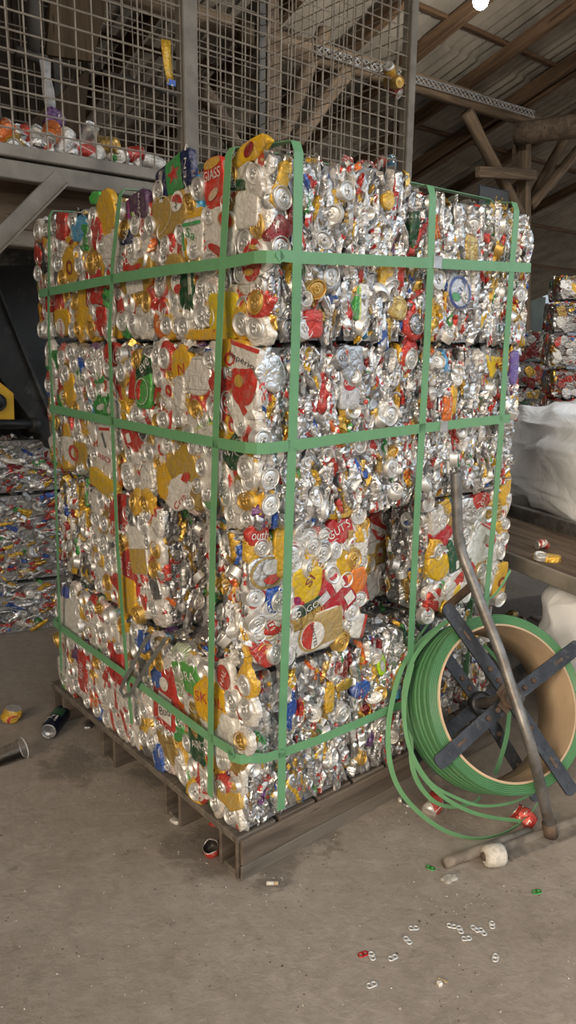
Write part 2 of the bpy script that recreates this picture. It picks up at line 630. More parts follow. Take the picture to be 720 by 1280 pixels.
def lid_mesh(i, dome=False, skirt=False):
    mb = MB()
    sd = i * 2.3 + .7
    el = 1 - .16 * ((i * 37) % 10) / 10

    def fn(p):
        n = noise.noise((p.x * 40 + sd, p.y * 40, sd))
        return Vector((p.x, p.y * el, p.z + n * .0013))
    if dome:
        prof = [(.0001, -.0075), (.008, -.0068), (.015, -.0040), (.0205, .0008), (.0225, .0030), (.0245, .0026), (.0275, -.0015), (.0315, -.006), (.033, -.016)]
    else:
        prof = [(.0001, .0004), (.010, .0004), (.0195, .0006), (.0208, -.0002), (.0222, -.0036), (.0236, -.0038), (.0246, .0012), (.0256, .0030), (.0268, .0028), (.0276, .0008), (.0282, -.004), (.031, -.016)]
    mb.lathe(prof, 30, 0, None, fn)
    if not dome:
        # tab: an 8-shaped plate riveted off-centre, and the score line of the mouth
        for (cx, cy, r0, r1) in ((0, -.004, .0042, .0080), (0, .0065, .0030, .0066)):
            pf = [(r0, .0012), (r0, .0026), (r1, .0026), (r1 + .0004, .0012)]
            mb.lathe(pf, 16, 1 if skirt == 'tab' else 0, T((cx, cy, 0)), lambda p: p)
        mb.lathe([(.0085, .0008), (.0090, .0018), (.0096, .0018), (.0101, .0006)], 20, 0, T((0, .0085, 0)), lambda p: Vector((p.x * 1.15, p.y * .92, p.z)))
    if skirt is True:
        def fs_(p):
            a = math.atan2(p.y, p.x)
            r = math.hypot(p.x, p.y)
            g = 0 if r < .029 else (r - .029) / .014
            k = 1 + g * (.30 * noise.noise((math.cos(a) * 1.7 + sd, math.sin(a) * 1.7, sd)) + .1 * noise.noise((math.cos(a) * 6, math.sin(a) * 6, sd)))
            return Vector((p.x * k, p.y * el * k, p.z + .003 * g * noise.noise((math.cos(a) * 5 + sd, math.sin(a) * 5, 1))))
        mb.lathe([(.0280, -.002), (.030, -.0015), (.035, -.0035), (.041, -.005), (.045, -.010), (.046, -.018)], 30, 1, None, fs_)
    me = mb.mesh('can_end_%d' % i, True)
    me.uv_layers.new(name='UVMap')
    fix_normals(me)
    return me


LIDS = [lid_mesh(i) for i in range(6)]
DOMES = [lid_mesh(i + 20, dome=True) for i in range(3)]
SKIRTS = [lid_mesh(i + 40, skirt=True) for i in range(6)]


def fold_geo(i, nx, ny, L=.05, W=.012):
    """a can folded edge-on: a lens of creased metal, unit-ish size"""
    sd = i * 1.77 + 3.3
    vs, fs, uv = [], [], []
    for j in range(ny + 1):
        t = -1 + 2 * j / ny
        wd = W * (1 - abs(t) ** 3 * .75) * (1 + .5 * noise.noise((t * 1.5, sd, 0)))
        off = .010 * noise.noise((t * 1.1, sd, 7))
        for k in range(nx + 1):
            s = -1 + 2 * k / nx
            z = .006 * (1 - s * s) + .011 * (noise.noise((s * 1.9 + sd, t * 3.1, sd))) + .006 * noise.noise((s * 3.7, t * 7.3, sd))
            z += .0045 * (1 if (k + i) % 2 else -1) * (1 - abs(s) ** 3)
            z = z if z < .004 else .004 + (z - .004) * .2
            if abs(s) == 1 or abs(t) == 1:
                z = -.012
            vs.append((off + s * wd, t * L, z))
            uv.append((.5 + .5 * s, .5 + .5 * t))
    for j in range(ny):
        for k in range(nx):
            p = j * (nx + 1) + k
            fs.append((p, p + 1, p + nx + 2, p + nx + 1))
    return vs, fs, uv


FOLDS = []
for i in range(20):
    vs, fs, uv = fold_geo(i, 6, 12, L=RNG.uniform(.034, .058), W=RNG.uniform(.007, .014))
    FOLDS.append(wall_mesh('folded_can_%d' % i, vs, fs, uv, smooth=(i % 2 == 0)))
SCRAP = []
for i in range(24):
    vs, fs, uv = fold_geo(i + 50, 4, 6, L=.03, W=.009)
    SCRAP.append((np.array(vs), np.array(fs), np.array(uv)))

MASSKEYS = ['silver', 'silver2', 'silverred', 'silveryellow', 'silverblue', 'silvergreen', 'silverwhite', 'white', 'red', 'yellow', 'gold', 'goldplain', 'blue', 'green', 'orange', 'darkred', 'purple', 'redwhite', 'whitered', 'goldp', 'darkgreen', 'lightblue', 'black']
M['core'] = metal_mat('packed_aluminium', (.34, .34, .34), .5, .75, .55, .9, (.10, .09, .08))


def face_frame(face, w, d, h):
    """origin, a, b, n, extent a, extent b in the bale's own frame"""
    X, Y, Z = Vector((1, 0, 0)), Vector((0, 1, 0)), Vector((0, 0, 1))
    return {'L': (Vector((0, d, 0)), -Y, Z, -X, d, h), 'R': (Vector((0, 0, 0)), X, Z, -Y, w, h), 'E': (Vector((w, 0, 0)), Y, Z, X, d, h),
            'B': (Vector((w, d, 0)), -X, Z, Y, w, h), 'T': (Vector((0, 0, h)), X, Y, Z, w, d)}[face]


def edge_drop(x, y, A, B):
    m = min(x, A - x, y, B - y)
    return -.010 * max(0, 1 - m / .022) ** 2


def bale_mass(name, w, d, h, dens, pal, rng, orient=None, deep=None):
    """core block with uneven skin plus the countless scraps packed between the cans, one mesh"""
    V, F, MI, UVS = [], [], [], []
    n0 = 0
    for face in 'LREBT':
        o, a, b, n, A, B = face_frame(face, w, d, h)
        na, nb = max(2, int(A / .035)), max(2, int(B / .035))
        P = []
        for j in range(nb + 1):
            for i in range(na + 1):
                x, y = A * i / na, B * j / nb
                p = o + a * x + b * y
                k = .010 * noise.noise(p * 18 + Vector((rng.random() * .01, 0, w * 50)))
                P.append(tuple(p - n * (.012 - k if 0 < i < na and 0 < j < nb else .012)))
        # pull borders in so that neighbouring faces meet
        P = [(min(max(q[0], .012), w - .012), min(max(q[1], .012), d - .012), min(max(q[2], .004), h - .010)) for q in P]
        V.append(np.array(P))
        F += [(n0 + j * (na + 1) + i, n0 + j * (na + 1) + i + 1, n0 + (j + 1) * (na + 1) + i + 1, n0 + (j + 1) * (na + 1) + i) for j in range(nb) for i in range(na)]
        MI += [0] * (na * nb)
        UVS.append(np.zeros((len(P), 2)))
        n0 += len(P)
    V.append(np.array([(.012, .012, .004), (w - .012, .012, .004), (w - .012, d - .012, .004), (.012, d - .012, .004)]))
    UVS.append(np.zeros((4, 2)))
    F.append((n0 + 3, n0 + 2, n0 + 1, n0))
    MI.append(0)
    n0 += 4
    for face in 'LREBT':
        o, a, b, n, A, B = face_frame(face, w, d, h)
        N = int(A * B * dens.get(face, 250))
        ang0 = (orient or {}).get(face, 0.0)
        for _ in range(N):
            x, y = rng.uniform(.008, A - .008), rng.uniform(.020, B - .020)
            sc = rng.uniform(.55, 1.25)
            th = ang0 + rng.gauss(0, .5)
            rot = Matrix.Rotation(th, 3, 'Z') @ Matrix.Rotation(rng.gauss(0, .4), 3, 'Y') @ Matrix.Rotation(rng.gauss(0, .25), 3, 'X')
            Bm = Matrix(((a.x, b.x, n.x), (a.y, b.y, n.y), (a.z, b.z, n.z))) @ rot
            vs, fs, uv = rng.choice(SCRAP)
            q = (vs * np.array([sc * rng.uniform(.8, 1.5), sc, sc])) @ np.array(Bm).T
            p = o + a * x + b * y + n * (rng.uniform(*(deep or {}).get(face, (-.012, .002))) + edge_drop(x, y, A, B))
            V.append(q + np.array(p))
            UVS.append(uv)
            F += (fs + n0).tolist()
            n0 += len(vs)
            MI += [1 + MASSKEYS.index(pick(pal[face] if face in pal else pal['*'], rng))] * len(fs)
    me = bpy.data.meshes.new(name)
    me.from_pydata(np.concatenate(V).tolist(), [], F)
    me.polygons.foreach_set('material_index', MI)
    lay = me.uv_layers.new(name='UVMap')
    idx = np.zeros(len(me.loops), dtype=np.int32)
    me.loops.foreach_get('vertex_index', idx)
    lay.data.foreach_set('uv', np.concatenate(UVS).astype(np.float32)[idx].ravel())
    me.materials.append(M['core'])
    for k in MASSKEYS:
        me.materials.append(M[k])
    return me


for p in (FLATP, EDGEP, WARMP, BACKP, DARKP):
    pass
MP = lambda p: {k: v for k, v in p.items() if k in MASSKEYS}


def part_matrix(o, a, b, n, x, y, off, th, tx, ty, sx, sy, sz=1.0):
    B4 = basis(a, b, n, o + a * x + b * y + n * off)
    return B4 @ Matrix.Rotation(th, 4, 'Z') @ Matrix.Rotation(tx, 4, 'X') @ Matrix.Rotation(ty, 4, 'Y') @ Matrix.Diagonal((sx, sy, sz, 1))


def fill_flat(root, fr, rng, pal, holes, nbody=None, nlid=None, cell=(.046, .054), lidarea=.0062, th0=0.0):
    o, a, b, n, A, B = fr
    na, nb = max(1, round(A / cell[0])), max(1, round(B / cell[1]))
    inside = lambda x, y, k=1.0: any(((x - hx) / (hw * k)) ** 2 + ((y - hy) / (hh * k)) ** 2 < 1 for hx, hy, hw, hh in holes)
    cnt = 0
    for j in range(nb):
        for i in range(na):
            x = A * (i + .5 + (.25 if j % 2 else -.25) + rng.uniform(-.3, .3)) / na
            y = B * (j + .5 + rng.uniform(-.3, .3)) / nb
            th = th0 + rng.gauss(0, .35) if rng.random() < .75 else rng.uniform(-1.5, 1.5)
            sx, sy = rng.uniform(.85, 1.2), rng.uniform(.7, 1.12)
            hx = (abs(math.cos(th)) * .033 * sx + abs(math.sin(th)) * .054 * sy) * .92
            hy = (abs(math.sin(th)) * .033 * sx + abs(math.cos(th)) * .054 * sy) * .95
            x, y = min(max(x, hx - .004), A - hx + .004), min(max(y, hy), B - hy)
            if inside(x, y, .85) or cnt >= 98 - len(holes):
                continue
            mm = part_matrix(o, a, b, n, x, y, rng.uniform(-.007, .003) + edge_drop(x, y, A, B), th, rng.gauss(0, .05), rng.gauss(0, .06), sx, sy, rng.uniform(.9, 1.3))
            add('crushed_can', rng.choice(BODIES), M[pick(pal, rng)], root, mm)
            cnt += 1
    placed = []
    want = min(96, int(A * B / lidarea))
    tries = 0
    while len(placed) < want and tries < want * 30:
        tries += 1
        x, y = rng.uniform(.03, A - .03), rng.uniform(.029, B - .029)
        if inside(x, y, .95) or any((x - p) ** 2 + (y - q) ** 2 < .055 ** 2 for p, q in placed):
            continue
        placed.append((x, y))
        off = rng.uniform(.004, .008) + edge_drop(x, y, A, B)
        sc = rng.uniform(.92, 1.12)
        mm = part_matrix(o, a, b, n, x, y, off, rng.uniform(0, 6.28), rng.gauss(0, .06), rng.gauss(0, .06), sc, sc * rng.uniform(.82, 1), 1.2)
        r = rng.random()
        lm = M['lidgold'] if rng.random() < .11 else M['lid']
        if r < .45:
            add('can_end', rng.choice(SKIRTS), [lm, M[pick(pal, rng)]], root, mm)
        elif r < .85:
            add('can_end', rng.choice(LIDS), lm, root, mm)
        else:
            add('can_end', rng.choice(DOMES), lm, root, mm)


def fill_edge(root, fr, rng, pal, count, th0=0.0, lids=4, spread=.3):
    o, a, b, n, A, B = fr
    mx = .012 if abs(th0) < .5 else .07
    pts = []
    tries = 0
    while len(pts) < count and tries < 6000:
        tries += 1
        ey = (.040 if mx < .05 else .016) + rng.uniform(-.003, .004)
        x, y = rng.uniform(mx, A - mx), rng.uniform(ey, B - ey)
        if rng.random() < .16 and mx < .05:
            y = rng.choice((ey, B - ey))
        if any(((x - p) / (.017 if mx < .05 else .046)) ** 2 + ((y - q) / (.046 if mx < .05 else .017)) ** 2 < 1 for p, q in pts):
            continue
        pts.append((x, y))
        mm = part_matrix(o, a, b, n, x, y, rng.uniform(-.006, .003) + edge_drop(x, y, A, B), th0 + rng.gauss(0, spread), rng.gauss(0, .08), rng.gauss(0, .28), rng.uniform(.7, 1.3), rng.uniform(.6, 1.15), rng.uniform(.8, 1.5))
        add('folded_can', rng.choice(FOLDS), M[pick(pal, rng)], root, mm)
    for _ in range(lids):
        x, y = rng.uniform(.03, A - .03), rng.uniform(.03, B - .03)
        mm = part_matrix(o, a, b, n, x, y, .008 + edge_drop(x, y, A, B), rng.uniform(0, 6.28), rng.gauss(0, .3), rng.gauss(0, .45), rng.uniform(.8, 1.0), rng.uniform(.6, .9), 1.2)
        add('can_end', rng.choice(LIDS + DOMES), M['lid'] if rng.random() < .92 else M['lidgold'], root, mm)


# ------------------------------------------------------------------ the cans one can read: hero parts
def text_geo(s):
    cu = bpy.data.curves.new('lettering', 'FONT')
    cu.body = s
    cu.align_x = 'CENTER'
    cu.align_y = 'CENTER'
    cu.resolution_u = 3
    ob = bpy.data.objects.new('lettering', cu)
    col.objects.link(ob)
    dg = bpy.context.evaluated_depsgraph_get()
    me = bpy.data.meshes.new_from_object(ob.evaluated_get(dg))
    vs = [v.co.copy() for v in me.vertices]
    fs = [tuple(p.vertices) for p in me.polygons]
    bpy.data.objects.remove(ob)
    bpy.data.curves.remove(cu)
    bpy.data.meshes.remove(me)
    x0, x1 = min(v.x for v in vs), max(v.x for v in vs)
    y0, y1 = min(v.y for v in vs), max(v.y for v in vs)
    return [((v.x - x0) / (x1 - x0) * 2 - 1, (v.y - y0) / (y1 - y0) * 2 - 1) for v in vs], fs


def decal_geo(kind, arg=None):
    if kind == 'text':
        return text_geo(arg)
    if kind == 'ell':
        vs, fs = [(0, 0)], []
        for i in range(1, 5):
            for k in range(28):
                vs.append((i / 4 * math.cos(2 * PI * k / 28), i / 4 * math.sin(2 * PI * k / 28)))
        for k in range(28):
            fs.append((0, 1 + k, 1 + (k + 1) % 28))
        for i in range(3):
            for k in range(28):
                p, q = 1 + i * 28 + k, 1 + i * 28 + (k + 1) % 28
                fs.append((p, p + 28, q + 28, q))
        return vs, fs
    if kind == 'ring':
        t = arg or .8
        vs = [(r * math.cos(2 * PI * k / 32), r * math.sin(2 * PI * k / 32)) for r in (t, 1) for k in range(32)]
        return vs, [(k, k + 32, (k + 1) % 32 + 32, (k + 1) % 32) for k in range(32)]
    if kind == 'half':       # lower half disc
        vs = [(0, 0)] + [(r / 3 * math.cos(-PI * k / 16), r / 3 * math.sin(-PI * k / 16)) for r in (1, 2, 3) for k in range(17)]
        fs = [(0, 1 + k + 1, 1 + k) for k in range(16)]
        fs += [(1 + i * 17 + k, 1 + i * 17 + k + 1, 1 + (i + 1) * 17 + k + 1, 1 + (i + 1) * 17 + k) for i in range(2) for k in range(16)]
        return vs, [f[::-1] if i >= 16 else f[::-1] for i, f in enumerate(fs)]
    if kind == 'star':
        def rr(t):
            k = (t % (2 * PI / 5)) / (PI / 5)
            k = k if k < 1 else 2 - k
            return 1 / (1 + k * 1.38)
        vs, fs = [(0, 0)], []
        for i in range(1, 4):
            for k in range(40):
                t = 2 * PI * k / 40
                vs.append((i / 3 * rr(t) * math.sin(t), i / 3 * rr(t) * math.cos(t)))
        for k in range(40):
            fs.append((0, 1 + (k + 1) % 40, 1 + k))
        for i in range(2):
            for k in range(40):
                p, q = 1 + i * 40 + k, 1 + i * 40 + (k + 1) % 40
                fs.append((p, q, q + 40, p + 40))
        return vs, fs
    if kind == 'rect':
        vs = [(-1 + 2 * i / 10, -1 + 2 * j / 10) for j in range(11) for i in range(11)]
        return vs, [(j * 11 + i, j * 11 + i + 1, j * 11 + i + 12, j * 11 + i + 11) for j in range(10) for i in range(10)]


PRN = {}


def ink(c, metal=.25):
    key = (tuple(c), metal)
    if key not in PRN:
        m = NT('printed_ink')
        v = m.coord(rand=False)
        cr = crinkle(m, v, .7, .004)
        d = m.math('MULTIPLY', m.ss(m.noise(v, 60, 4), .45, .75), .4)
        PRN[key] = m.fin(m.mix(m.math('MULTIPLY', cr, .45), m.mix(d, c, (.36, .32, .27)), (.13, .11, .09)), .42, metal)
    return PRN[key]


def can_pic(name, w, h, base, shape='rect', decals=(), seed=1.0, jag=.06, dome=.010, amp=.0016, metal=.3):
    a, b = w / 2, h / 2
    vs, fs, uv, Z = can_wall(shape, a, b, seed, jag, dome, amp, rings=12, seg=44)
    mi = [0] * len(fs)
    mats = [ink(base, metal) if not isinstance(base, str) else M[base]]
    vs, fs, uv = list(vs), list(fs), list(uv)
    for k, dcl in enumerate(decals):
        kind, arg, c, cx, cy, sw, sh, rot = dcl
        gv, gf = decal_geo(kind, arg)
        mats.append(ink(c))
        o = len(vs)
        cr, sr = math.cos(R(rot)), math.sin(R(rot))
        for (x, y) in gv:
            px, py = x * sw * a, y * sh * b
            X, Y = cx * a + px * cr - py * sr, cy * b + px * sr + py * cr
            vs.append((X, Y, Z(X, Y) + .0016 + .0006 * k))
            uv.append((.5, .5))
        for f in gf:
            fs.append(tuple(i + o for i in f))
            mi.append(k + 1)
    me = wall_mesh(name, vs, fs, uv, mi)
    for m in mats:
        me.materials.append(m)
    return me, mats

# ------------------------------------------------------------------ bales
#      key: x0, x1, y0, y1, z0, z1 (site plan), flat faces, label
G_STACK = 'bales of crushed cans strapped on the pallet'
BALES = {
    'A1': (.010, .456, -.012, .500, .155, .655, 'L', 'bottom bale at the near pallet corner, yellow can with red lettering on its side'),
    'A2': (.462, .745, -.012, .500, .155, .650, '', 'bottom bale of folded cans between the corner bale and the green strapping coil'),
    'A3': (.790, 1.330, .060, .460, .155, .625, '', 'bottom bale of folded cans hidden behind the green strapping coil and its iron arms'),
    'A4': (.010, .500, .510, 1.290, .155, .655, 'L', 'long bottom bale on the left side, grey strap ends hanging over its near end'),
    'B1': (.020, .495, -.027, .145, .668, 1.085, 'R', 'slim upright bale at the front corner, red hexagon and gold round emblem facing right'),
    'B2': (.020, .220, .425, .925, .668, 1.085, 'L', 'slim upright bale left of the dark gap, tall red can slanting across its side'),
    'B3': (.040, .360, .935, 1.280, .668, 1.080, '', 'narrow bale of edge-on cans at the far left of the second layer, faded beige'),
    'B4': (.800, 1.270, -.020, .180, .668, 1.085, 'R', 'slim upright bale behind the bent iron pipe, white label and red round print'),
    'B5': (.190, 1.080, .210, .760, .668, 1.080, 'LR', 'shaded inner bale seen only through the two dark gaps of the second layer'),
    'C1': (.038, .332, -.050, .488, 1.092, 1.597, 'L', 'third layer corner bale, red shield print beside its front edge'),
    'C2': (.338, .682, -.050, .480, 1.092, 1.597, '', 'third layer bale of silver cans with a small red disc print, beside the corner'),
    'C3': (.688, 1.000, -.050, .480, 1.092, 1.597, '', 'third layer bale of silver folded cans, one from the right end of the stack'),
    'C4': (1.005, 1.222, -.050, .480, 1.092, 1.597, '', 'third layer bale at the right end, yellow triangle of can near its top'),
    'C5': (.038, .450, .495, 1.320, 1.092, 1.588, 'L', 'long third layer bale on the left side, green can with a red star'),
    'D1': (.055, .321, -.065, .482, 1.602, 2.062, 'L', 'top corner bale of crushed cans, blue-green can with red star on its edge'),
    'D2': (.327, .580, -.065, .480, 1.602, 2.080, '', 'top bale of silver folded cans directly right of the front corner bale'),
    'D3': (.590, .950, -.065, .480, 1.602, 2.036, '', 'top bale of silver cans beyond the step in the top edge, blue lettered can'),
    'D4': (.956, 1.214, -.065, .480, 1.602, 2.040, '', 'top bale of silver folded cans at the far right end of the stack'),
    'D5': (.055, .450, .490, 1.395, 1.602, 2.045, 'L', 'long top bale on the left, big yellow oval can on its face'),
}


def P_(*c):
    return tuple(c)


W_, K_ = (.78, .76, .72), (.03, .03, .035)
BROWN = (.25, .02, .02)
#   bale, face, px, py, width px, height px, turn, label, base, outline, decals(kind, arg, colour, cx, cy, sx, sy, turn)
HERO = [
    ('D5', 'L', 132, 268, 25, 60, 0, 'yellow flattened can', YEL, 'oval', []),
    ('D5', 'L', 170, 259, 30, 34, 8, 'purple can with white lettering', (.10, .05, .11), 'rect', [('text', 'Viva', W_, .4, -.1, .5, .2, 80), ('rect', 0, (.35, .05, .25), -.6, 0, .14, .8, 0)]),
    ('D5', 'L', 98, 286, 20, 32, 0, 'light blue can', 'lightblue', 'oval', []),
    ('D5', 'L', 122, 358, 16, 44, -4, 'red can with white script', RED, 'box', [('text', 'Coca-Cola', W_, 0, 0, .22, 1.0 * .36, 0)]),
    ('D5', 'L', 67, 376, 17, 28, 0, 'red can with white script', RED, 'box', [('text', 'Cola', W_, 0, 0, .3, .5, 90), ('rect', 0, W_, -.95, 0, .05, 1, 0)]),
    ('D5', 'L', 127, 402, 12, 36, -5, 'red strip of can', RED, 'box', []),
    ('D5', 'L', 106, 386, 14, 52, -3, 'yellow strip of can', YEL, 'box', []),
    ('D5', 'L', 168, 349, 40, 46, 6, 'gold can with white arch', (.42, .27, .05), 'shield', [('rect', 0, W_, .05, -.25, .5, .5, 0), ('ell', 0, RED, .1, .5, .4, .18, 10)]),
    ('D5', 'L', 87, 332, 22, 44, -8, 'yellow can with dark red swirl', YEL, 'hex', [('ring', .6, BROWN, .1, -.1, .35, .4, 0)]),
    ('D5', 'L', 131, 371, 13, 22, -20, 'green can scrap', (.08, .42, .10), 'box', [('rect', 0, (.02, .16, .04), 0, 0, 1, .25, 0)]),
    ('D5', 'L', 77, 404, 20, 32, 0, 'yellow can with white arch', YEL, 'shield', [('ell', 0, W_, 0, -.3, .5, .65, 0), ('text', 'Skol', RED, 0, -.4, .4, .3, 80)]),
    ('D5', 'L', 159, 296, 14, 20, 0, 'blue can with white lettering', NAVY, 'rect', [('text', 'NS', W_, 0, 0, .6, .4, 60)]),
    ('D5', 'L', 139, 315, 26, 46, 0, 'crumpled white can', 'white', 'oval', []),
    ('D5', 'L', 162, 326, 13, 28, -12, 'red and white can', RED, 'box', [('text', 'CH', W_, 0, .1, .7, .35, 20)]),
    ('D5', 'L', 90, 299, 20, 26, 12, 'yellow can scrap', YEL, 'tri', [('ell', 0, BROWN, 0, -.3, .3, .2, 0)]),
    ('D5', 'L', 120, 292, 14, 40, 0, 'red can', 'red', 'oval', []),
    ('D5', 'L', 105, 297, 10, 34, -8, 'green can', 'green', 'rect', []),
    ('D5', 'L', 76, 283, 14, 34, -10, 'red can', 'red', 'rect', []),
    ('D5', 'L', 118, 247, 14, 16, 0, 'bright green can scrap', (.06, .42, .07), 'hex', []),
    ('D1', 'L', 216, 221, 46, 44, 12, 'blue and green can with a red star', NAVY, 'box', [('rect', 0, (.05, .28, .08), .12, 0, .42, 1.0, 0), ('star', 0, RED, .12, .05, .36, .55, 0), ('text', 'ne', W_, -.62, -.1, .42, .2, 78), ('text', 'KEN 0.', W_, .78, .05, .62, .12, 78)]),
    ('D1', 'L', 210, 262, 40, 58, 18, 'gold can with red and white emblem', (.42, .28, .07), 'rect', [('ring', .93, (.62, .5, .3), -.5, 0, .8, .8, 0), ('ell', 0, W_, .62, -.05, .34, .42, 0), ('half', 0, RED, .62, -.1, .3, .34, 150), ('text', 'AMS', K_, .62, -.1, .2, .10, 60)]),
    ('D1', 'L', 267, 228, 26, 62, 4, 'red can with white lettering', (.60, .05, .03), 'rect', [('ell', 0, (.62, .36, .06), 0, .75, .8, .22, 0), ('text', 'GIASS', W_, 0, .3, .8, .2, 0), ('ell', 0, (.62, .45, .30), .1, -.5, .5, .18, 20)]),
    ('D1', 'L', 306, 262, 34, 48, 0, 'white flattened can', WHITE, 'rect', []),
    ('D1', 'L', 275, 288, 38, 56, -20, 'white can with red discs', WHITE, 'rect', [('ell', 0, (.45, .3, .1), .35, .55, .55, .36, 0), ('ell', 0, RED, .35, .55, .45, .30, 0), ('ell', 0, RED, .1, -.85, .6, .22, 0)]),
    ('D1', 'L', 240, 291, 27, 62, 0, 'white can with yellow and green bands', WHITE, 'rect', [('rect', 0, YEL, 0, .75, .9, .18, 0), ('rect', 0, (.06, .35, .12), 0, .35, .85, .07, 0), ('text', 'Sa', (.05, .33, .10), 0, -.05, .5, .18, -20), ('rect', 0, YEL, -.4, -.6, .18, .4, 20), ('rect', 0, (.06, .35, .12), -.65, -.3, .1, .4, 20)]),
    ('D1', 'L', 316, 327, 32, 58, -10, 'red oval print with white lettering', WHITE, 'oval', [('ell', 0, RED, 0, .05, .78, .9, 0), ('text', 'CHISS', W_, .1, .05, .8, .15, 18), ('ell', 0, (.55, .32, .08), -.1, -.45, .4, .16, 10), ('ell', 0, (.6, .4, .1), .1, .6, .4, .1, 0)]),
    ('D1', 'L', 279, 395, 34, 56, -4, 'yellow flattened can', (.66, .50, .03), 'rect', [('text', 'EC', RED, -.3, -.7, .3, .10, 0)]),
    ('D1', 'L', 232, 363, 18, 54, 0, 'dark green can', DGRN, 'box', [('rect', 0, (.5, .52, .42), .8, .3, .16, .5, 0)]),
    ('D1', 'L', 219, 345, 24, 56, 10, 'gold can with red and white emblem', (.42, .28, .07), 'oval', [('ell', 0, W_, .15, -.35, .55, .45, 0), ('text', 'AMS', K_, .2, -.15, .4, .1, 0), ('ell', 0, RED, .2, -.6, .4, .2, 0)]),
    ('D1', 'L', 252, 418, 44, 14, 0, 'yellow scrap of can', YEL, 'rect', []),
    ('D1', 'L', 311, 188, 42, 26, 16, 'yellow can bent over the top corner', (.74, .44, .02), 'hex', [('ell', 0, BROWN, .05, 0, .3, .55, 20)]),
    ('D1', 'L', 296, 231, 28, 14, -8, 'dark green can scrap', DGRN, 'rect', [('text', 'VER', W_, -.3, 0, .4, .5, 0)]),
    ('C1', 'L', 289, 442, 36, 34, 0, 'yellow can with red arc', (.68, .38, .03), 'rect', [('ring', .6, RED, .0, -.4, .35, .5, 0)]),
    ('C1', 'L', 318, 449, 36, 36, -12, 'white can with dark script', WHITE, 'box', [('rect', 0, RED, 0, .85, 1, .14, 0), ('text', 'Império', (.05, .04, .05), 0, -.15, .9, .28, -6)]),
    ('C1', 'L', 312, 485, 31, 52, 0, 'red shield-shaped print', WHITE, 'rect', [('rect', 0, RED, 0, .5, .95, .45, 0), ('half', 0, RED, 0, .1, .95, 1.0, 0), ('ell', 0, (.5, .3, .06), -.3, .3, .35, .3, 0)]),
    ('C1', 'L', 246, 470, 34, 48, 0, 'crumpled white can', 'white', 'oval', []),
    ('C1', 'L', 276, 477, 30, 34, 12, 'red crumpled can', 'red', 'hex', []),
    ('C1', 'L', 227, 586, 34, 48, 32, 'gold can with red disc', (.46, .30, .05), 'box', [('ell', 0, RED, .1, -.55, .35, .25, 0)]),
    ('C1', 'L', 221, 617, 32, 40, 30, 'white can with red lettering', WHITE, 'shield', [('text', 'Cris', RED, .1, -.55, .5, .2, 10)]),
    ('C1', 'L', 227, 458, 26, 52, -12, 'yellow can with red lettering', YEL, 'hex', [('text', 'N', RED, .1, -.1, .3, .25, 20)]),
    ('C1', 'L', 262, 600, 26, 60, -6, 'white can', WHITE, 'rect', []),
    ('C1', 'L', 300, 505, 28, 40, 40, 'red and white can', WHITE, 'box', [('rect', 0, RED, .2, .1, .2, 1, 0)]),
    ('C1', 'L', 205, 600, 20, 48, 0, 'yellow can', YEL, 'hex', []),
    ('C5', 'L', 169, 474, 15, 50, 2, 'red flattened can', RED, 'box', []),
    ('C5', 'L', 185, 478, 18, 66, 0, 'green can with a red star', (.07, .33, .07), 'rect', [('rect', 0, (.012, .06, .025), 0, .55, .95, .36, 18), ('text', 'eve', W_, .2, .6, .6, .16, 40), ('star', 0, RED, -.3, 0, .4, .17, 0), ('ring', .9, (.45, .6, .4), 0, -.35, .85, .5, 0)]),
    ('C5', 'L', 166, 546, 25, 38, 0, 'red crumpled can', RED, 'hex', [('rect', 0, W_, -.3, -.1, .2, .3, 20)]),
    ('C5', 'L', 94, 566, 26, 32, -4, 'white and gold can with red ring', WHITE, 'box', [('rect', 0, (.42, .27, .05), .5, 0, .5, 1, 0), ('ring', .6, RED, 0, 0, .4, .6, 0)]),
    ('C5', 'L', 132, 562, 18, 66, -6, 'white can with red stripes', WHITE, 'box', [('rect', 0, RED, 0, .75, .7, .05, 10), ('rect', 0, (.12, .14, .16), 0, .35, .12, .28, 35), ('text', 'RIO', RED, 0, -.3, .8, .10, 0)]),
    ('C5', 'L', 138, 443, 19, 30, 0, 'red oval can end print', RED, 'oval', [('text', 'Coca', W_, 0, 0, .8, .3, 80)]),
    ('C5', 'L', 86, 487, 13, 46, 0, 'yellow can', YEL, 'oval', []),
    ('C5', 'L', 125, 508, 16, 32, 15, 'green can', 'green', 'hex', []),
    ('C5', 'L', 101, 453, 8, 24, 0, 'dark blue can scrap', 'blue', 'tri', []),
    ('B2', 'L', 163, 716, 18, 54, 12, 'tall red can', (.55, .05, .05), 'rect', [('text', 'cia', W_, 0, .2, .5, .12, 70), ('ell', 0, (.62, .5, .42), -.2, -.7, .4, .16, 0)]),
    ('B2', 'L', 172, 684, 20, 64, 12, 'white and gold can', WHITE, 'rect', [('rect', 0, (.50, .33, .08), 0, -.5, .9, .45, 0)]),
    ('B2', 'L', 128, 606, 32, 22, -14, 'yellow can at the top edge', (.62, .40, .03), 'box', []),
    ('B2', 'L', 148, 640, 20, 42, 0, 'red can', RED, 'box', [('text', 'BIH', W_, .2, -.75, .8, .14, 0)]),
    ('A4', 'L', 144, 830, 18, 44, 8, 'red flattened can', (.50, .03, .03), 'rect', [('text', 'Brahma', (.2, .01, .01), 0, 0, .8, .12, 78)]),
    ('A4', 'L', 158, 744, 20, 42, 0, 'yellow flattened can', YEL, 'box', []),
    ('A4', 'L', 103, 838, 11, 48, 0, 'red can with white lettering', RED, 'box', [('text', 'REFRI', W_, 0, 0, .8, .2, 84)]),
    ('A4', 'L', 86, 768, 26, 56, 0, 'white can with blue tip', WHITE, 'rect', [('ell', 0, (.10, .14, .45), -.3, .85, .5, .25, 0)]),
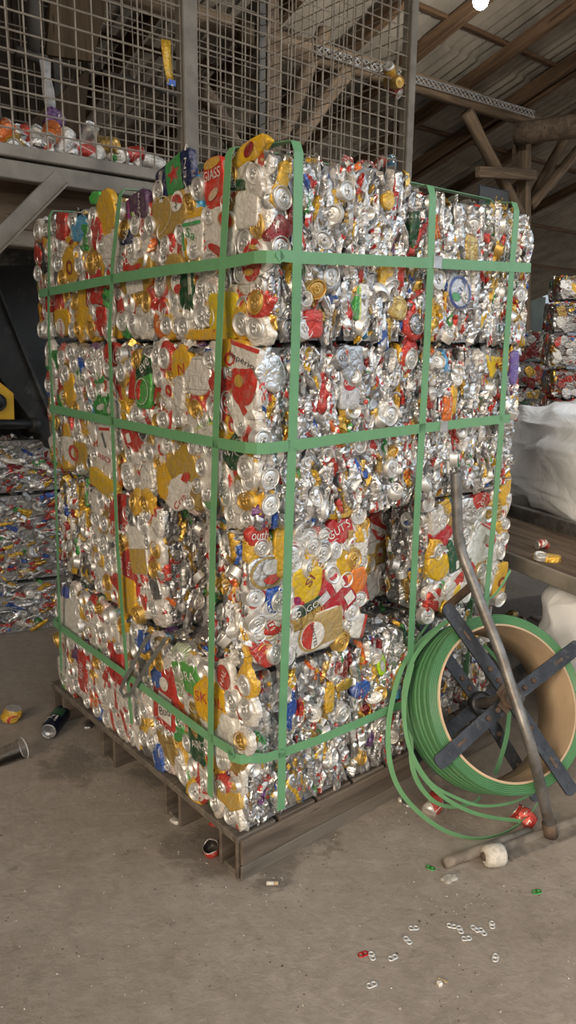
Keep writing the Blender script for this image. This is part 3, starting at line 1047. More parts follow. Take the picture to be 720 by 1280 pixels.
    ('A4', 'L', 177, 803, 18, 26, 0, 'blue crumpled can', 'blue', 'hex', []),
    ('A1', 'L', 263, 878, 38, 58, 4, 'yellow can with red lettering', (.74, .42, .015), 'hex', [('text', 'SKOL', RED, 0, .12, .78, .2, 4)]),
    ('A1', 'L', 205, 868, 25, 78, -2, 'red and white can with script', RED, 'box', [('rect', 0, WHITE, .2, -.35, .6, .4, 0), ('ell', 0, WHITE, .1, .35, .4, .2, 20), ('text', 'Bud', K_, .2, -.45, .5, .12, 20)]),
    ('A1', 'L', 234, 852, 30, 42, 14, 'green pack-shaped can', (.09, .36, .07), 'box', [('rect', 0, (.30, .38, .22), -.55, -.1, .4, .85, 0), ('text', 'DRA', W_, .15, .35, .6, .26, 0), ('text', 'EX', W_, -.5, -.4, .4, .3, 0)]),
    ('A1', 'L', 309, 932, 44, 64, 12, 'white flattened can', WHITE, 'rect', [('rect', 0, (.5, .48, .46), .1, -.1, .25, .3, 0)]),
    ('A1', 'L', 281, 846, 18, 36, 8, 'red print with white lettering', WHITE, 'rect', [('ell', 0, RED, 0, 0, .9, .8, 0), ('text', 'HAL', W_, 0, 0, .7, .2, 60)]),
    ('A1', 'L', 245, 926, 18, 52, 8, 'dark green can', DGRN, 'rect', [('text', 'AIN', W_, .1, -.1, .6, .16, 10), ('ell', 0, RED, -.3, .6, .3, .12, 0)]),
    ('A1', 'L', 299, 1004, 30, 34, 0, 'gold crumpled can', (.50, .32, .06), 'hex', []),
    ('A1', 'L', 212, 938, 18, 36, 20, 'gold can', 'goldplain', 'shield', []),
    ('A1', 'L', 196, 848, 14, 26, 0, 'blue crumpled can', 'blue', 'hex', []),
    ('A1', 'L', 195, 945, 12, 32, 18, 'blue strip of can', 'blue', 'rect', []),
    ('A1', 'L', 285, 918, 16, 46, 0, 'white can', WHITE, 'rect', []),
    ('B1', 'R', 424, 664, 34, 32, 0, 'red hexagon print with white lettering', (.46, .02, .025), 'hex', [('text', "GUT'S", W_, -.05, .15, .75, .32, 22), ('rect', 0, (.45, .3, .1), .75, -.45, .2, .4, 0)]),
    ('B1', 'R', 393, 791, 66, 46, 6, 'white and gold can with round red and white emblem', WHITE, 'rect', [('rect', 0, (.42, .30, .12), .45, .1, .5, .85, 0), ('ell', 0, (.42, .28, .09), -.1, -.05, .46, .84, 0), ('ell', 0, W_, -.1, -.05, .40, .72, 0), ('half', 0, RED, -.1, -.05, .38, .68, -100), ('text', 'AMSTEL', K_, -.06, -.05, .36, .10, -80)]),
    ('B1', 'R', 419, 748, 40, 52, 32, 'red crushed can with white panels', (.42, .015, .03), 'box', [('rect', 0, W_, .45, .5, .3, .3, 0), ('rect', 0, W_, .6, -.5, .25, .25, 0), ('rect', 0, (.55, .55, .57), -.5, .5, .3, .2, 0)]),
    ('B1', 'R', 383, 735, 34, 50, -8, 'yellow can with red lettering', (.72, .48, .02), 'shield', [('text', 'SI', BROWN, .1, .35, .3, .2, 60), ('ell', 0, (.3, .02, .1), -.6, -.6, .3, .25, 0)]),
    ('B1', 'R', 447, 725, 24, 34, 12, 'orange crumpled can', (.72, .20, .03), 'hex', []),
    ('B1', 'R', 323, 669, 27, 28, 0, 'red hexagon print with white lettering', RED, 'hex', [('text', 'outh', W_, .05, .05, .75, .4, -8)]),
    ('B1', 'R', 353, 690, 18, 62, -6, 'yellow can', YEL, 'rect', []),
    ('B1', 'R', 334, 716, 44, 40, 0, 'silver can with gold ring', 'silver', 'rect', [('ring', .85, (.32, .22, .06), 0, 0, .95, .95, 0), ('half', 0, RED, .2, -.1, .5, .6, 20), ('ell', 0, (.6, .6, .6), .2, .3, .5, .45, 0)]),
    ('B1', 'R', 388, 758, 30, 15, 14, 'dark green can with white lettering', (.015, .05, .03), 'rect', [('text', 'GO', W_, .1, 0, .5, .5, 0)]),
    ('B1', 'R', 425, 640, 26, 16, 0, 'yellow can', YEL, 'rect', []),
    ('B1', 'R', 452, 668, 18, 20, 0, 'yellow can', YEL, 'hex', []),
    ('B1', 'R', 355, 640, 24, 34, 0, 'white can', WHITE, 'rect', []),
    ('B1', 'R', 431, 700, 18, 38, 0, 'yellow can', (.6, .36, .02), 'rect', []),
    ('B1', 'R', 448, 782, 18, 30, -18, 'white and red can', WHITE, 'rect', [('rect', 0, RED, .7, 0, .2, .9, 0)]),
    ('B4', 'R', 602, 626, 22, 20, 0, 'red round print with white lettering', RED, 'oval', [('text', 'LOL', W_, 0, 0, .6, .3, 70)]),
    ('B4', 'R', 600, 682, 24, 50, -28, 'white carton-like can', (.72, .74, .72), 'box', [('rect', 0, (.42, .40, .34), .35, .4, .3, .2, 0), ('text', '24', K_, -.5, -.85, .2, .07, 60), ('rect', 0, (.5, .1, .1), -.2, .9, .6, .04, 0)]),
    ('B4', 'R', 572, 692, 22, 40, 8, 'dark green can', (.02, .10, .05), 'box', [('rect', 0, W_, -.2, -.6, .18, .25, 0)]),
    ('B4', 'R', 549, 710, 26, 30, 0, 'yellow can', (.72, .45, .02), 'shield', []),
    ('B4', 'R', 553, 668, 24, 28, 8, 'red can', (.46, .02, .03), 'hex', []),
    ('B4', 'R', 566, 750, 26, 16, 40, 'yellow can', (.66, .46, .03), 'rect', []),
    ('B4', 'R', 585, 640, 20, 34, 0, 'silver can', 'silver', 'rect', []),
    ('B4', 'R', 626, 724, 15, 38, -4, 'yellow can with dark red swirl', YEL, 'box', [('ring', .6, BROWN, .3, -.2, .6, .35, 0)]),
    ('B4', 'R', 597, 608, 40, 12, -4, 'silver flattened can', 'silver', 'rect', []),
    ('B4', 'R', 632, 612, 13, 40, 0, 'yellow can at the end', YEL, 'rect', []),
    ('B4', 'R', 612, 668, 14, 30, 12, 'red can', RED, 'rect', []),
    ('B4', 'R', 588, 715, 14, 26, 30, 'red can', RED, 'hex', []),
    ('B5', 'L', 240, 652, 38, 30, 0, 'yellow can with dark red ring', (.72, .50, .02), 'shield', [('ring', .55, BROWN, -.2, .1, .3, .5, 0)]),
    ('B5', 'L', 240, 676, 44, 34, -8, 'white can with black lettering', (.62, .62, .64), 'rect', [('text', 'or', K_, .5, .2, .25, .3, 0), ('rect', 0, (.3, .3, .3), -.4, -.1, .14, .2, 30)]),
    ('B5', 'L', 246, 735, 26, 26, 0, 'olive gold can', (.22, .16, .03), 'shield', []),
    ('B5', 'L', 245, 770, 20, 40, -14, 'silver and red can', (.68, .66, .64), 'rect', [('rect', 0, (.45, .02, .03), 0, 0, .3, 1, -35)]),
    ('C2', 'R', 438, 486, 22, 50, 0, 'silver can with red lettered disc', (.50, .50, .51), 'box', [('ell', 0, (.42, .015, .02), -.15, .25, .62, .34, 0), ('text', 'KAISER', W_, -.15, .25, .56, .09, 0)]),
    ('C4', 'R', 612, 455, 22, 34, -4, 'yellow triangular can', (.70, .48, .02), 'tri', [('ell', 0, BROWN, .3, -.1, .12, .2, 0)]),
    ('C3', 'R', 556, 453, 11, 18, 0, 'light blue can', 'lightblue', 'tri', []),
    ('C4', 'R', 643, 460, 10, 40, 0, 'purple can', (.14, .09, .32), 'rect', []),
    ('C3', 'R', 560, 515, 11, 40, 0, 'orange can', 'orange', 'rect', []),
    ('C3', 'R', 567, 500, 7, 36, 0, 'yellow can', 'yellow', 'rect', []),
    ('C1', 'R', 342, 470, 32, 44, 30, 'silver flattened can', 'silver', 'shield', []),
    ('C2', 'R', 383, 460, 30, 56, 0, 'large silver flattened can', 'silver2', 'shield', []),
    ('D3', 'R', 574, 366, 28, 42, -14, 'silver can with blue lettering', (.50, .52, .56), 'shield', [('text', 'SUI', (.05, .10, .32), .1, .3, .6, .22, 70), ('ell', 0, (.08, .28, .12), -.3, -.35, .35, .25, 0), ('ring', .85, (.05, .09, .28), 0, 0, .95, .95, 0)]),
    ('D3', 'R', 590, 312, 17, 34, 0, 'pale gold can', 'goldplain', 'rect', []),
    ('D2', 'R', 486, 250, 14, 26, 0, 'yellow can', 'yellow', 'hex', []),
    ('D2', 'R', 483, 345, 14, 38, -8, 'yellow can', 'yellow', 'rect', []),
    ('D2', 'R', 453, 378, 17, 46, -8, 'green and silver can', 'greenwhite', 'rect', []),
    ('D2', 'R', 498, 385, 24, 30, 0, 'gold can', 'goldplain', 'oval', []),
    ('D1', 'R', 352, 230, 14, 60, -24, 'yellow twisted can', 'yellow', 'rect', []),
    ('D1', 'R', 367, 270, 12, 36, 0, 'red can', 'darkred', 'rect', []),
    ('D1', 'R', 350, 290, 22, 40, -40, 'dark red can', 'darkred', 'rect', []),
    ('D1', 'R', 392, 405, 22, 34, 0, 'red can', 'red', 'rect', []),
    ('D3', 'R', 519, 285, 10, 40, 0, 'dark green can', 'darkgreen', 'rect', []),
    ('A1', 'R', 370, 985, 26, 36, 10, 'crumpled yellowish can', 'silveryellow', 'hex', []),
    ('A2', 'R', 477, 832, 9, 24, 10, 'bright lime ring of can', (.45, .72, .02), 'oval', [('ell', 0, (.5, .5, .5), 0, 0, .5, .6, 0)]),
    ('A2', 'R', 452, 862, 20, 22, 0, 'blue crumpled can', 'blue', 'hex', []),
    ('A1', 'R', 430, 856, 18, 14, 0, 'gold can end', 'gold', 'oval', []),
    ('A1', 'R', 412, 872, 10, 36, 0, 'yellow can', 'yellow', 'rect', []),
    ('A1', 'R', 428, 840, 14, 26, 0, 'dark red can', 'darkred', 'rect', []),
    ('A1', 'R', 366, 815, 34, 14, 10, 'light blue and yellow can edge', 'yellow', 'rect', []),
]
#   bale, face, px, py, lid metal, skirt print
FLIDS = [
    ('D1', 'L', 246, 236, 'silver', None), ('D1', 'L', 318, 378, 'gold', 'red'), ('D1', 'L', 207, 407, 'silver', 'yellow'), ('D1', 'L', 228, 409, 'silver', 'white'),
    ('D1', 'L', 252, 396, 'silver', None), ('D1', 'L', 301, 405, 'silver', 'yellow'), ('D1', 'L', 318, 411, 'silver', 'white'), ('D1', 'L', 251, 361, 'silver', None),
    ('D1', 'L', 242, 311, 'silver', 'yellow'), ('D1', 'L', 263, 330, 'silver', 'white'), ('D1', 'L', 205, 308, 'silver', 'red'), ('D1', 'L', 200, 345, 'silver', None),
    ('D5', 'L', 186, 262 + 20, 'silver', None), ('D5', 'L', 93, 377, 'gold', None), ('D5', 'L', 182, 378, 'gold', 'red'), ('D5', 'L', 50, 412, 'silver', None), ('D5', 'L', 72, 330, 'silver', None),
    ('D5', 'L', 98, 333, 'silver', None), ('D5', 'L', 112, 328, 'gold', 'goldplain'), ('D5', 'L', 77, 348, 'gold', None), ('D5', 'L', 96, 412, 'gold', 'yellow'), ('D5', 'L', 113, 412, 'gold', 'yellow'), ('D5', 'L', 60, 412, 'silver', None),
    ('C1', 'L', 204, 448, 'silver', 'red'), ('C1', 'L', 269, 516, 'silver', 'red'), ('C1', 'L', 305, 586, 'silver', 'white'), ('C1', 'L', 281, 620, 'silver', None), ('C1', 'L', 306, 627, 'gold', None),
    ('C1', 'L', 251, 584, 'silver', 'yellow'), ('C1', 'L', 244, 512, 'gold', 'red'), ('C1', 'L', 240, 556, 'silver', None), ('C1', 'L', 258, 616, 'silver', 'green'), ('C1', 'L', 203, 525, 'silver', 'red'),
    ('C1', 'L', 262, 560, 'silver', 'white'),
    ('C5', 'L', 112, 455, 'silver', 'red'), ('C5', 'L', 81, 467, 'silver', 'gold'), ('C5', 'L', 150, 466, 'silver', 'goldplain'), ('C5', 'L', 169, 518, 'silver', None), ('C5', 'L', 185, 566, 'silver', None),
    ('C5', 'L', 158, 592, 'silver', 'white'), ('C5', 'L', 97, 548, 'silver', None), ('C5', 'L', 115, 492, 'silver', 'red'), ('C5', 'L', 91, 455, 'silver', None),
    ('B2', 'L', 165, 627, 'gold', 'yellow'), ('B2', 'L', 179, 630, 'gold', 'yellow'), ('B2', 'L', 178, 657, 'silver', None), ('B2', 'L', 151, 677, 'gold', None), ('B2', 'L', 128, 685, 'silver', None), ('B2', 'L', 129, 655, 'silver', 'goldplain'),
    ('A4', 'L', 121, 828, 'gold', 'red'), ('A4', 'L', 69, 801, 'gold', None), ('A4', 'L', 88, 803, 'silver', 'red'), ('A4', 'L', 96, 782, 'silver', None), ('A4', 'L', 170, 770, 'gold', None),
    ('A1', 'L', 304, 857, 'silver', 'yellow'), ('A1', 'L', 288, 877, 'silver', 'white'), ('A1', 'L', 306, 887, 'silver', 'white'), ('A1', 'L', 189, 928, 'silver', 'white'), ('A1', 'L', 244, 990, 'silver', 'yellow'),
    ('A1', 'L', 299, 927, 'gold', 'white'), ('A1', 'L', 275, 985, 'silver', 'red'), ('A1', 'L', 220, 835, 'silver', None),
    ('B1', 'R', 449, 644, 'silver', None), ('B1', 'R', 378, 664, 'silver', None), ('B1', 'R', 404, 692, 'silver', 'silver2'), ('B1', 'R', 388, 711, 'silver', None), ('B1', 'R', 421, 686, 'silver', None),
    ('B1', 'R', 444, 699, 'gold', 'goldplain'), ('B1', 'R', 440, 765, 'silver', None), ('B1', 'R', 428, 803, 'gold', None), ('B1', 'R', 392, 684, 'silver', None), ('B1', 'R', 320, 748, 'silver', None),
    ('B1', 'R', 366, 692, 'silver', 'white'), ('B1', 'R', 322, 780, 'silver', None), ('B1', 'R', 350, 752, 'silver', 'blue'), ('B1', 'R', 345, 818, 'silver', None),
    ('B4', 'R', 536, 629, 'silver', None), ('B4', 'R', 549, 690, 'silver', 'yellow'), ('B4', 'R', 627, 690, 'silver', None), ('B4', 'R', 603, 714, 'silver', 'goldplain'), ('B4', 'R', 626, 750, 'silver', None), ('B4', 'R', 535, 770, 'silver', None),
    ('C1', 'R', 338, 599, 'silver', None), ('C1', 'R', 339, 631, 'silver', None), ('C1', 'R', 330, 551, 'silver', None), ('C2', 'R', 515, 449, 'silver', 'red'), ('C2', 'R', 429, 447, 'silver2', None), ('C2', 'R', 491, 585, 'silver', None),
    ('C2', 'R', 489, 520, 'silver', None), ('D2', 'R', 435, 238, 'silver', None), ('D2', 'R', 415, 344, 'silver', 'silver2'), ('D1', 'R', 354, 247, 'silver', None), ('D1', 'R', 352, 310, 'silver', None), ('D1', 'R', 363, 412, 'silver2', None),
    ('D2', 'R', 382, 410, 'silver', None), ('D3', 'R', 522, 405, 'silver2', 'red'), ('D3', 'R', 549, 350, 'silver', None), ('A1', 'R', 355, 868, 'silver', None), ('A2', 'R', 500 - 20, 905, 'silver', None), ('A1', 'R', 430, 892, 'silver', None),
]

BROOT = {}
for key, (x0, x1, y0, y1, z0, z1, flat, label) in BALES.items():
    rng = random.Random(sum(map(ord, key)) * 31)
    w, d, h = (x1 - x0) * K, (y1 - y0) * K, (z1 - z0) * K
    mw = site_at(x0, y0, z0)
    root = thing('can_bale', label, 'bale', mw, G_STACK)
    BROOT[key] = root
    inv = mw.inverted()
    holes = {}
    for nth, (bk, face, px, py, wp, hp, rot, hl, base, shp, dec) in enumerate(HERO):
        if bk != key:
            continue
        o, a, b, n, A, B = face_frame(face, w, d, h)
        wo, wn = mw @ o, (mw.to_3x3() @ n)
        hit = lambda x, y: inv @ at_plane(x, y, wo + wn * .006, wn)
        p = hit(px, py)
        ww = (hit(px + wp / 2, py) - hit(px - wp / 2, py)).length * 1.04
        hh = (hit(px, py + hp / 2) - hit(px, py - hp / 2)).length * 1.04
        x, y = (p - o).dot(a), (p - o).dot(b)
        if abs(rot) < 25:
            x = min(max(x, ww / 2 - .008), max(A - ww / 2 + .004, A / 2))
        holes.setdefault(face, []).append((x, y, ww / 2, hh / 2))
        me, mats = can_pic('crushed_can', ww, hh, base, shp, dec, seed=nth * 1.31 + 2, jag=.09 if shp != 'box' else .05)
        off = .0025 + (.003 if 'SKOL' in str(dec) else (nth % 6) * .0004)
        mm = part_matrix(o, a, b, n, x, y, off, R(rot), rng.gauss(0, .05), rng.gauss(0, .05), 1, 1)
        add('crushed_can', me, mats, root, mm, hl)
    for (bk, face, px, py, lm, sk) in FLIDS:
        if bk != key:
            continue
        o, a, b, n, A, B = face_frame(face, w, d, h)
        wo, wn = mw @ o, (mw.to_3x3() @ n)
        p = inv @ at_plane(px, py, wo + wn * .012, wn)
        x, y = (p - o).dot(a), (p - o).dot(b)
        holes.setdefault(face, []).append((x, y, .027, .027))
        lmm = {'silver': M['lid'], 'gold': M['lidgold']}.get(lm, M[lm])
        mm = part_matrix(o, a, b, n, x, y, .010, rng.uniform(0, 6.28), rng.gauss(0, .1), rng.gauss(0, .1), 1.04, 1.04 * rng.uniform(.88, 1), 1.2)
        if sk:
            add('can_end', rng.choice(SKIRTS), [lmm, M[sk]], root, mm)
        else:
            add('can_end', rng.choice(LIDS), lmm, root, mm)
    for face in 'LR':
        fr = face_frame(face, w, d, h)
        A, B = fr[4], fr[5]
        if key == 'B5':
            fill_flat(root, fr, rng, FLATP, holes.get(face, []), lidarea=.012)
        elif face in flat:
            fill_flat(root, fr, rng, FLATP, holes.get(face, []))
        elif face == 'L':
            if y0 < .1 and key in ('A1', 'B1', 'C1', 'D1', 'B4', 'A3') or key in ('B3',):
                fill_edge(root, fr, rng, WARMP if key != 'B4' else EDGEP, min(90, int(A * B / .0021)), 0, lids=int(A * B / .012))
        elif face == 'R':
            visible = y0 < .1 or key in ('B2', 'B3')
            if visible:
                fill_edge(root, fr, rng, EDGEP if key != 'B2' else dict(silver=30, silver2=30, gold=8, white=6), min(96, int(A * B / .0013)), 0, lids=int(A * B / .018))
    pal = {'*': MP(EDGEP), 'L': MP(WARMP) if key != 'B4' else MP(EDGEP)}
    dens = {'L': 620, 'R': 1300, 'T': 900, 'E': 260, 'B': 200}
    if 'R' in flat:
        dens['R'] = 420
    deep = {f: (-.022, -.007) for f in flat}
    for f in flat:
        pal[f] = {k: v for k, v in MP(FLATP).items()}
    me = bale_mass('packed_cans', w, d, h, dens, pal, rng, None, deep)
    o = add('packed_cans', me, [m for m in me.materials], root)
    o['kind'] = 'stuff'

# ------------------------------------------------------------------ surfaces of the shed
def concrete():
    m = NT('dusty_concrete')
    v = m.coord(rand=False)
    n1, n2, n3 = m.noise(v, 1.1, 6, .6), m.noise(v, 7, 6, .65), m.noise(v, 60, 4, .6)
    c = m.mix(m.ss(n1, .3, .7), (.235, .198, .163), (.320, .276, .234))
    c = m.mix(m.math('MULTIPLY', m.ss(n2, .35, .75), .5), c, (.35, .31, .27))
    c = m.mix(m.math('MULTIPLY', m.ss(m.noise(m.vmath('ADD', v, (3.1, 1.7, 0)), 2.3, 8, .62), .57, .70), .6), c, (.125, .105, .087))
    c = m.mix(m.math('MULTIPLY', m.ss(m.noise(m.vmath('ADD', v, (9.1, 4.7, 0)), 14, 5, .6), .62, .72), .45), c, (.075, .065, .055))
    c = m.mix(m.math('MULTIPLY', m.ss(n3, .60, .75), .35), c, (.34, .31, .27))
    # darker ragged patches on the floor round the pallet
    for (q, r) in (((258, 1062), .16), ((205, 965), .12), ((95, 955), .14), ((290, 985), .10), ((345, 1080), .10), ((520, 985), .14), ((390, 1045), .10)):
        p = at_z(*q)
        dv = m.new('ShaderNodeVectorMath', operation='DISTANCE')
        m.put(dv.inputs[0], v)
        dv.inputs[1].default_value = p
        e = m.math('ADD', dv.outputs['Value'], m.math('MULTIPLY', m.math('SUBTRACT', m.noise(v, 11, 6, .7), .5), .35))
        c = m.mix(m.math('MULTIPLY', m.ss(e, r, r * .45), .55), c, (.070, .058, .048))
    crk = m.voro(m.vmath('ADD', v, m.vmath('MULTIPLY', v, (.0, .0, .0))), .9, 'DISTANCE_TO_EDGE')
    n4 = m.noise(m.vmath('ADD', v, (5.3, 2.2, 0)), 22, 8, .7, .5)
    c = m.mix(m.math('MULTIPLY', m.ss(n4, .38, .62), .32), c, (.17, .145, .122))
    sc_ = m.ss(m.noise(m.vmath('MULTIPLY', v, (5, 26, 1)), 1.6, 5, .7, 1.2), .60, .68)
    c = m.mix(m.math('MULTIPLY', sc_, .30), c, (.37, .33, .29))
    h = m.math('ADD', m.math('MULTIPLY', n2, .6), m.math('MULTIPLY', n3, .5))
    m.bump(m.math('ADD', h, m.math('MULTIPLY', n4, .8)), .6, .007)
    return m.fin(c, .82, 0, .25)


mb = MB()
N = 24
mb.box(-26, 26, -26, 26, -.2, 0)
struct(build('floor', mb, concrete()))

M['wood'] = simple('weathered_wood', (.20, .145, .10), .8, vary=.4, vscale=5, bump=.5, bscale=25)


def wood_mat(name, c1, c2, axis=0, sc=6.0):
    m = NT(name)
    k = [9.0, 9.0, 9.0]
    k[axis] = .7
    v = m.coord(rand=True, scale=tuple(k))
    n = m.noise(v, sc * .45, 6, .65, .8)
    c = m.mix(m.ss(n, .32, .68), c1, c2)
    c = m.mix(m.math('MULTIPLY', m.ss(n, .63, .68), .7), c, [x * .25 for x in c1])
    m.bump(n, .6, .01)
    return m.fin(c, .8, 0, .2)


M['pallet'] = wood_mat('pallet_wood', (.075, .058, .046), (.155, .122, .096), 0, 5)
M['pallet2'] = wood_mat('pallet_wood_greyed', (.085, .072, .06), (.17, .145, .12), 0, 5)
M['rafter'] = wood_mat('brown_roof_timber', (.042, .024, .013), (.125, .074, .040), 2, 4)
M['log'] = wood_mat('grey_brown_log', (.080, .056, .037), (.20, .142, .092), 2, 4)
M['plank'] = wood_mat('dark_plank', (.07, .05, .036), (.16, .115, .08), 0, 4)

# ------------------------------------------------------------------ pallet
pal = thing('wooden_pallet', 'worn brown wooden pallet carrying the strapped stack of can bales', 'pallet', site_at(0, 0, 0))
PD, PW = 1.32 * K, 1.30 * K


def kbox(u0, u1, v0, v1, z0, z1, bev=.003):
    return MB().box(u0 * K, u1 * K, v0 * K, v1 * K, z0 * K, z1 * K, 0, None, bev)


for (v0, v1) in ((.0, .10), (.325, .43), (.79, .90), (1.25, 1.36)):
    for va in (v0, v1 - .014):
        build('stringer_board', kbox(.0, 1.30, va, va + .014, .0, .122), M['pallet'], pal)
    build('bottom_board', kbox(.008, 1.30, v0 + .015, v1 - .015, .0, .014), M['pallet2'], pal)
    build('spacer_block', kbox(.35, .45, v0 + .016, v1 - .016, .015, .122), M['pallet'], pal)
    build('spacer_block', kbox(.85, .95, v0 + .016, v1 - .016, .015, .122), M['pallet'], pal)
for i in range(8):
    u0 = -.004 + i * .1645
    build('deck_board', kbox(u0, u0 + .150, -.006, 1.37, .1225, .147), M['pallet'] if i % 3 else M['pallet2'], pal)
build('side_board', kbox(.004, 1.30, -.020, -.0065, .055, .140), M['pallet'], pal)
build('side_board', kbox(.004, 1.30, -.016, -.0065, .0, .050), M['pallet2'], pal)

# ------------------------------------------------------------------ green straps
def strap_mat(name, c):
    m = NT(name)
    v = m.coord(rand=True)
    n = m.noise(v, 20, 4)
    m.bump(m.noise(m.vmath('MULTIPLY', v, (400, 400, 400)), 1.0, 1), .12, .0006)
    return m.fin(m.mix(n, [x * .85 for x in c], [min(1, x * 1.2) for x in c]), .38, 0, .5)


M['strap'] = strap_mat('green_plastic_strap', (.125, .300, .150))
SW = .027
OFF = .034          # straps ride on the proudest cans
LAYX = {'A': (.010, -.012), 'B': (.020, -.027), 'C': (.038, -.050), 'D': (.055, -.065)}


def smooth_path(pts, nrm, sub=6):
    """resample with rounded corners"""
    P, Nn = [], []
    for i in range(len(pts) - 1):
        for k in range(sub):
            t = k / sub
            P.append(pts[i].lerp(pts[i + 1], t))
            Nn.append(nrm[i].lerp(nrm[i + 1], t).normalized())
    P.append(pts[-1])
    Nn.append(nrm[-1])
    return P, Nn


def strap(label, pts, nrm, grp, w=SW):
    P, Nn = smooth_path([Vector(p) for p in pts], [Vector(n) for n in nrm])
    o = build('plastic_strap', MB().band(P, Nn, w, .0018), M['strap'], None)
    return tag(o, label, 'strap', grp)


G_STRAP = 'green straps binding the bale stack'
for lab, wd_, pxs in (('upright green strap at the far left edge of the stack', .016, [(63, 288), (61, 400), (62, 430), (67, 520), (71, 640), (73, 720), (77, 838)]),
                 ('upright green strap on the left face, passing the grey strap ends', .019, [(150, 238), (141, 330), (137, 418), (139, 470), (142, 560), (147, 680), (154, 780), (165, 905)]),
                 ('upright green strap on the left face nearest the front corner', .025, [(286, 196), (279, 320), (274, 428), (270, 540), (267, 640), (265, 760), (264, 860), (263, 995)])):
    pts, nrm = [], []
    us = [(.055, 2.0), (.055, 1.62), (.038, 1.58), (.038, 1.11), (.020, 1.06), (.020, .69), (.010, .64), (.010, .15)]
    for (px, py) in pxs:
        # plane offset from the layer the point lies on
        z = loc(on_u(px, py, .03)).z
        u = .055 if z > 1.6 else (.038 if z > 1.09 else (.020 if z > .66 else .010))
        pts.append(on_u(px, py, u - OFF))
        nrm.append(-DR)
    a = loc(pts[0])
    top = 2.045 + .016 if a.y > .5 else 2.062 + .020
    full = [S(1.16, a.y, .3), S(1.16, a.y, top - .02), S(1.10, a.y, top), S(.12, a.y, top), S(.055 - OFF + .012, a.y, top - .006)]
    fn = [DR, DR, UP, UP, (UP - DR * .8)]
    pts[0] = S(.055 - OFF, a.y, top - .025)
    strap(lab, full + pts, fn + nrm, G_STRAP, wd_)
for lab, pxs, topz in (('upright green strap on the right face nearest the front corner', [(373, 192), (371, 330), (369, 430), (365, 560), (361, 650), (357, 780), (353, 900), (351, 1012)], 2.075),
                       ('upright green strap on the right face, ending behind the green coil', [(541, 236), (538, 330), (533, 440), (527, 540), (522, 620), (517, 720), (513, 812), (510, 900)], 2.040),
                       ('upright green strap at the far right edge of the stack', [(646, 257), (640, 330), (632, 440), (626, 540), (618, 640), (612, 700), (606, 770)], 2.044)):
    pts, nrm = [], []
    for (px, py) in pxs:
        z = loc(on_v(px, py, -.03)).z
        v = -.065 if z > 1.6 else (-.050 if z > 1.09 else (-.027 if z > .66 else -.012))
        pts.append(on_v(px, py, v - OFF))
        nrm.append(-DL)
    a = loc(pts[0])
    full = [S(a.x, .52, topz - .25), S(a.x, .52, topz), S(a.x, .46, topz + .012), S(a.x, -.02, topz + .012), S(a.x, -.065 - OFF + .012, topz + .006)]
    fn = [DL, DL, UP, UP, (UP - DL * .8)]
    pts[0] = S(a.x, -.065 - OFF, topz - .02)
    strap(lab, full + pts, fn + nrm, G_STRAP)


def hoop(label, left, right, u, v, corner, clip=None):
    """level strap round the corner: pixels along the left face, the corner and along the right face"""
    pts = [on_u(px, py, u - OFF) for px, py in left]
    L0 = loc(pts[0])
    zc_ = (loc(on_u(*left[-1], u - OFF)).z + loc(on_v(*right[0], v - OFF)).z) / 2
    pre = [S(u + .35, L0.y + .03, L0.z), S(u + .02, L0.y + .03, L0.z)]
    prn = [DL, (DL - DR)]
    c = [S(u - OFF, v + .01, zc_), S(u - OFF + .012, v - OFF + .012, zc_), S(u + .01, v - OFF, zc_)]
    cn = [-DR, (-DR - DL), -DL]
    rp = [on_v(px, py, v - OFF) for px, py in right]
    R0 = loc(rp[-1])
    post = [S(R0.x + .03, v + .0, R0.z), S(R0.x + .03, v + .4, R0.z)]
    pn = [(DR - DL), DR]
    o = strap(label, pre + pts + c + rp + post, prn + [-DR] * len(pts) + cn + [-DL] * len(rp) + pn, G_STRAP)
    if clip:
        p = on_v(*clip, v - OFF)
        mb = MB().box(-.017, .017, -.0045, -.0015, -.016, .016, 0, None, .001)
        build('seal_clip', mb, M['dull_steel'], o, mw=T(p) @ SITE, label='small metal seal clip')
    return o


M['dull_steel'] = simple('dull_steel', (.42, .42, .42), .45, .8, vary=.2, vscale=20)
hoop('highest level green strap running round the top bales', [(49, 367), (100, 357), (150, 347), (215, 337), (280, 329)], [(350, 319), (375, 322), (450, 325), (540, 329), (600, 332), (663, 335)], .055, -.065, (335, 318), (546, 328))
hoop('middle level green strap running round the third layer', [(62, 510), (100, 518), (150, 529), (215, 543), (280, 555)], [(345, 559), (372, 556), (450, 545), (530, 535), (580, 529), (637, 523)], .038, -.050, (322, 561), (554, 533))
hoop('lowest level green strap running round the bottom bales', [(67, 778), (100, 802), (150, 838), (205, 879), (260, 920), (290, 939)], [(330, 948), (355, 940), (400, 924), (450, 903), (490, 885), (540, 868)], .010, -.012, (313, 953))

# grey leftover strap hanging over the left face
pp = [(188, 793), (178, 808), (166, 832), (156, 850), (151, 863), (155, 870), (163, 868), (172, 852), (186, 830), (198, 812), (208, 797)]
pts = [on_u(x, y, .010 - .050) for x, y in pp]
o = build('strap_offcut', MB().band(pts, [(-DR - DL * .4).normalized()] * len(pts), .013, .0022), simple('grey_strap', (.16, .165, .16), .4, .3, vary=.25, vscale=30), None)
tag(o, 'grey strap offcut looped over the lower left face of the stack', 'strap')

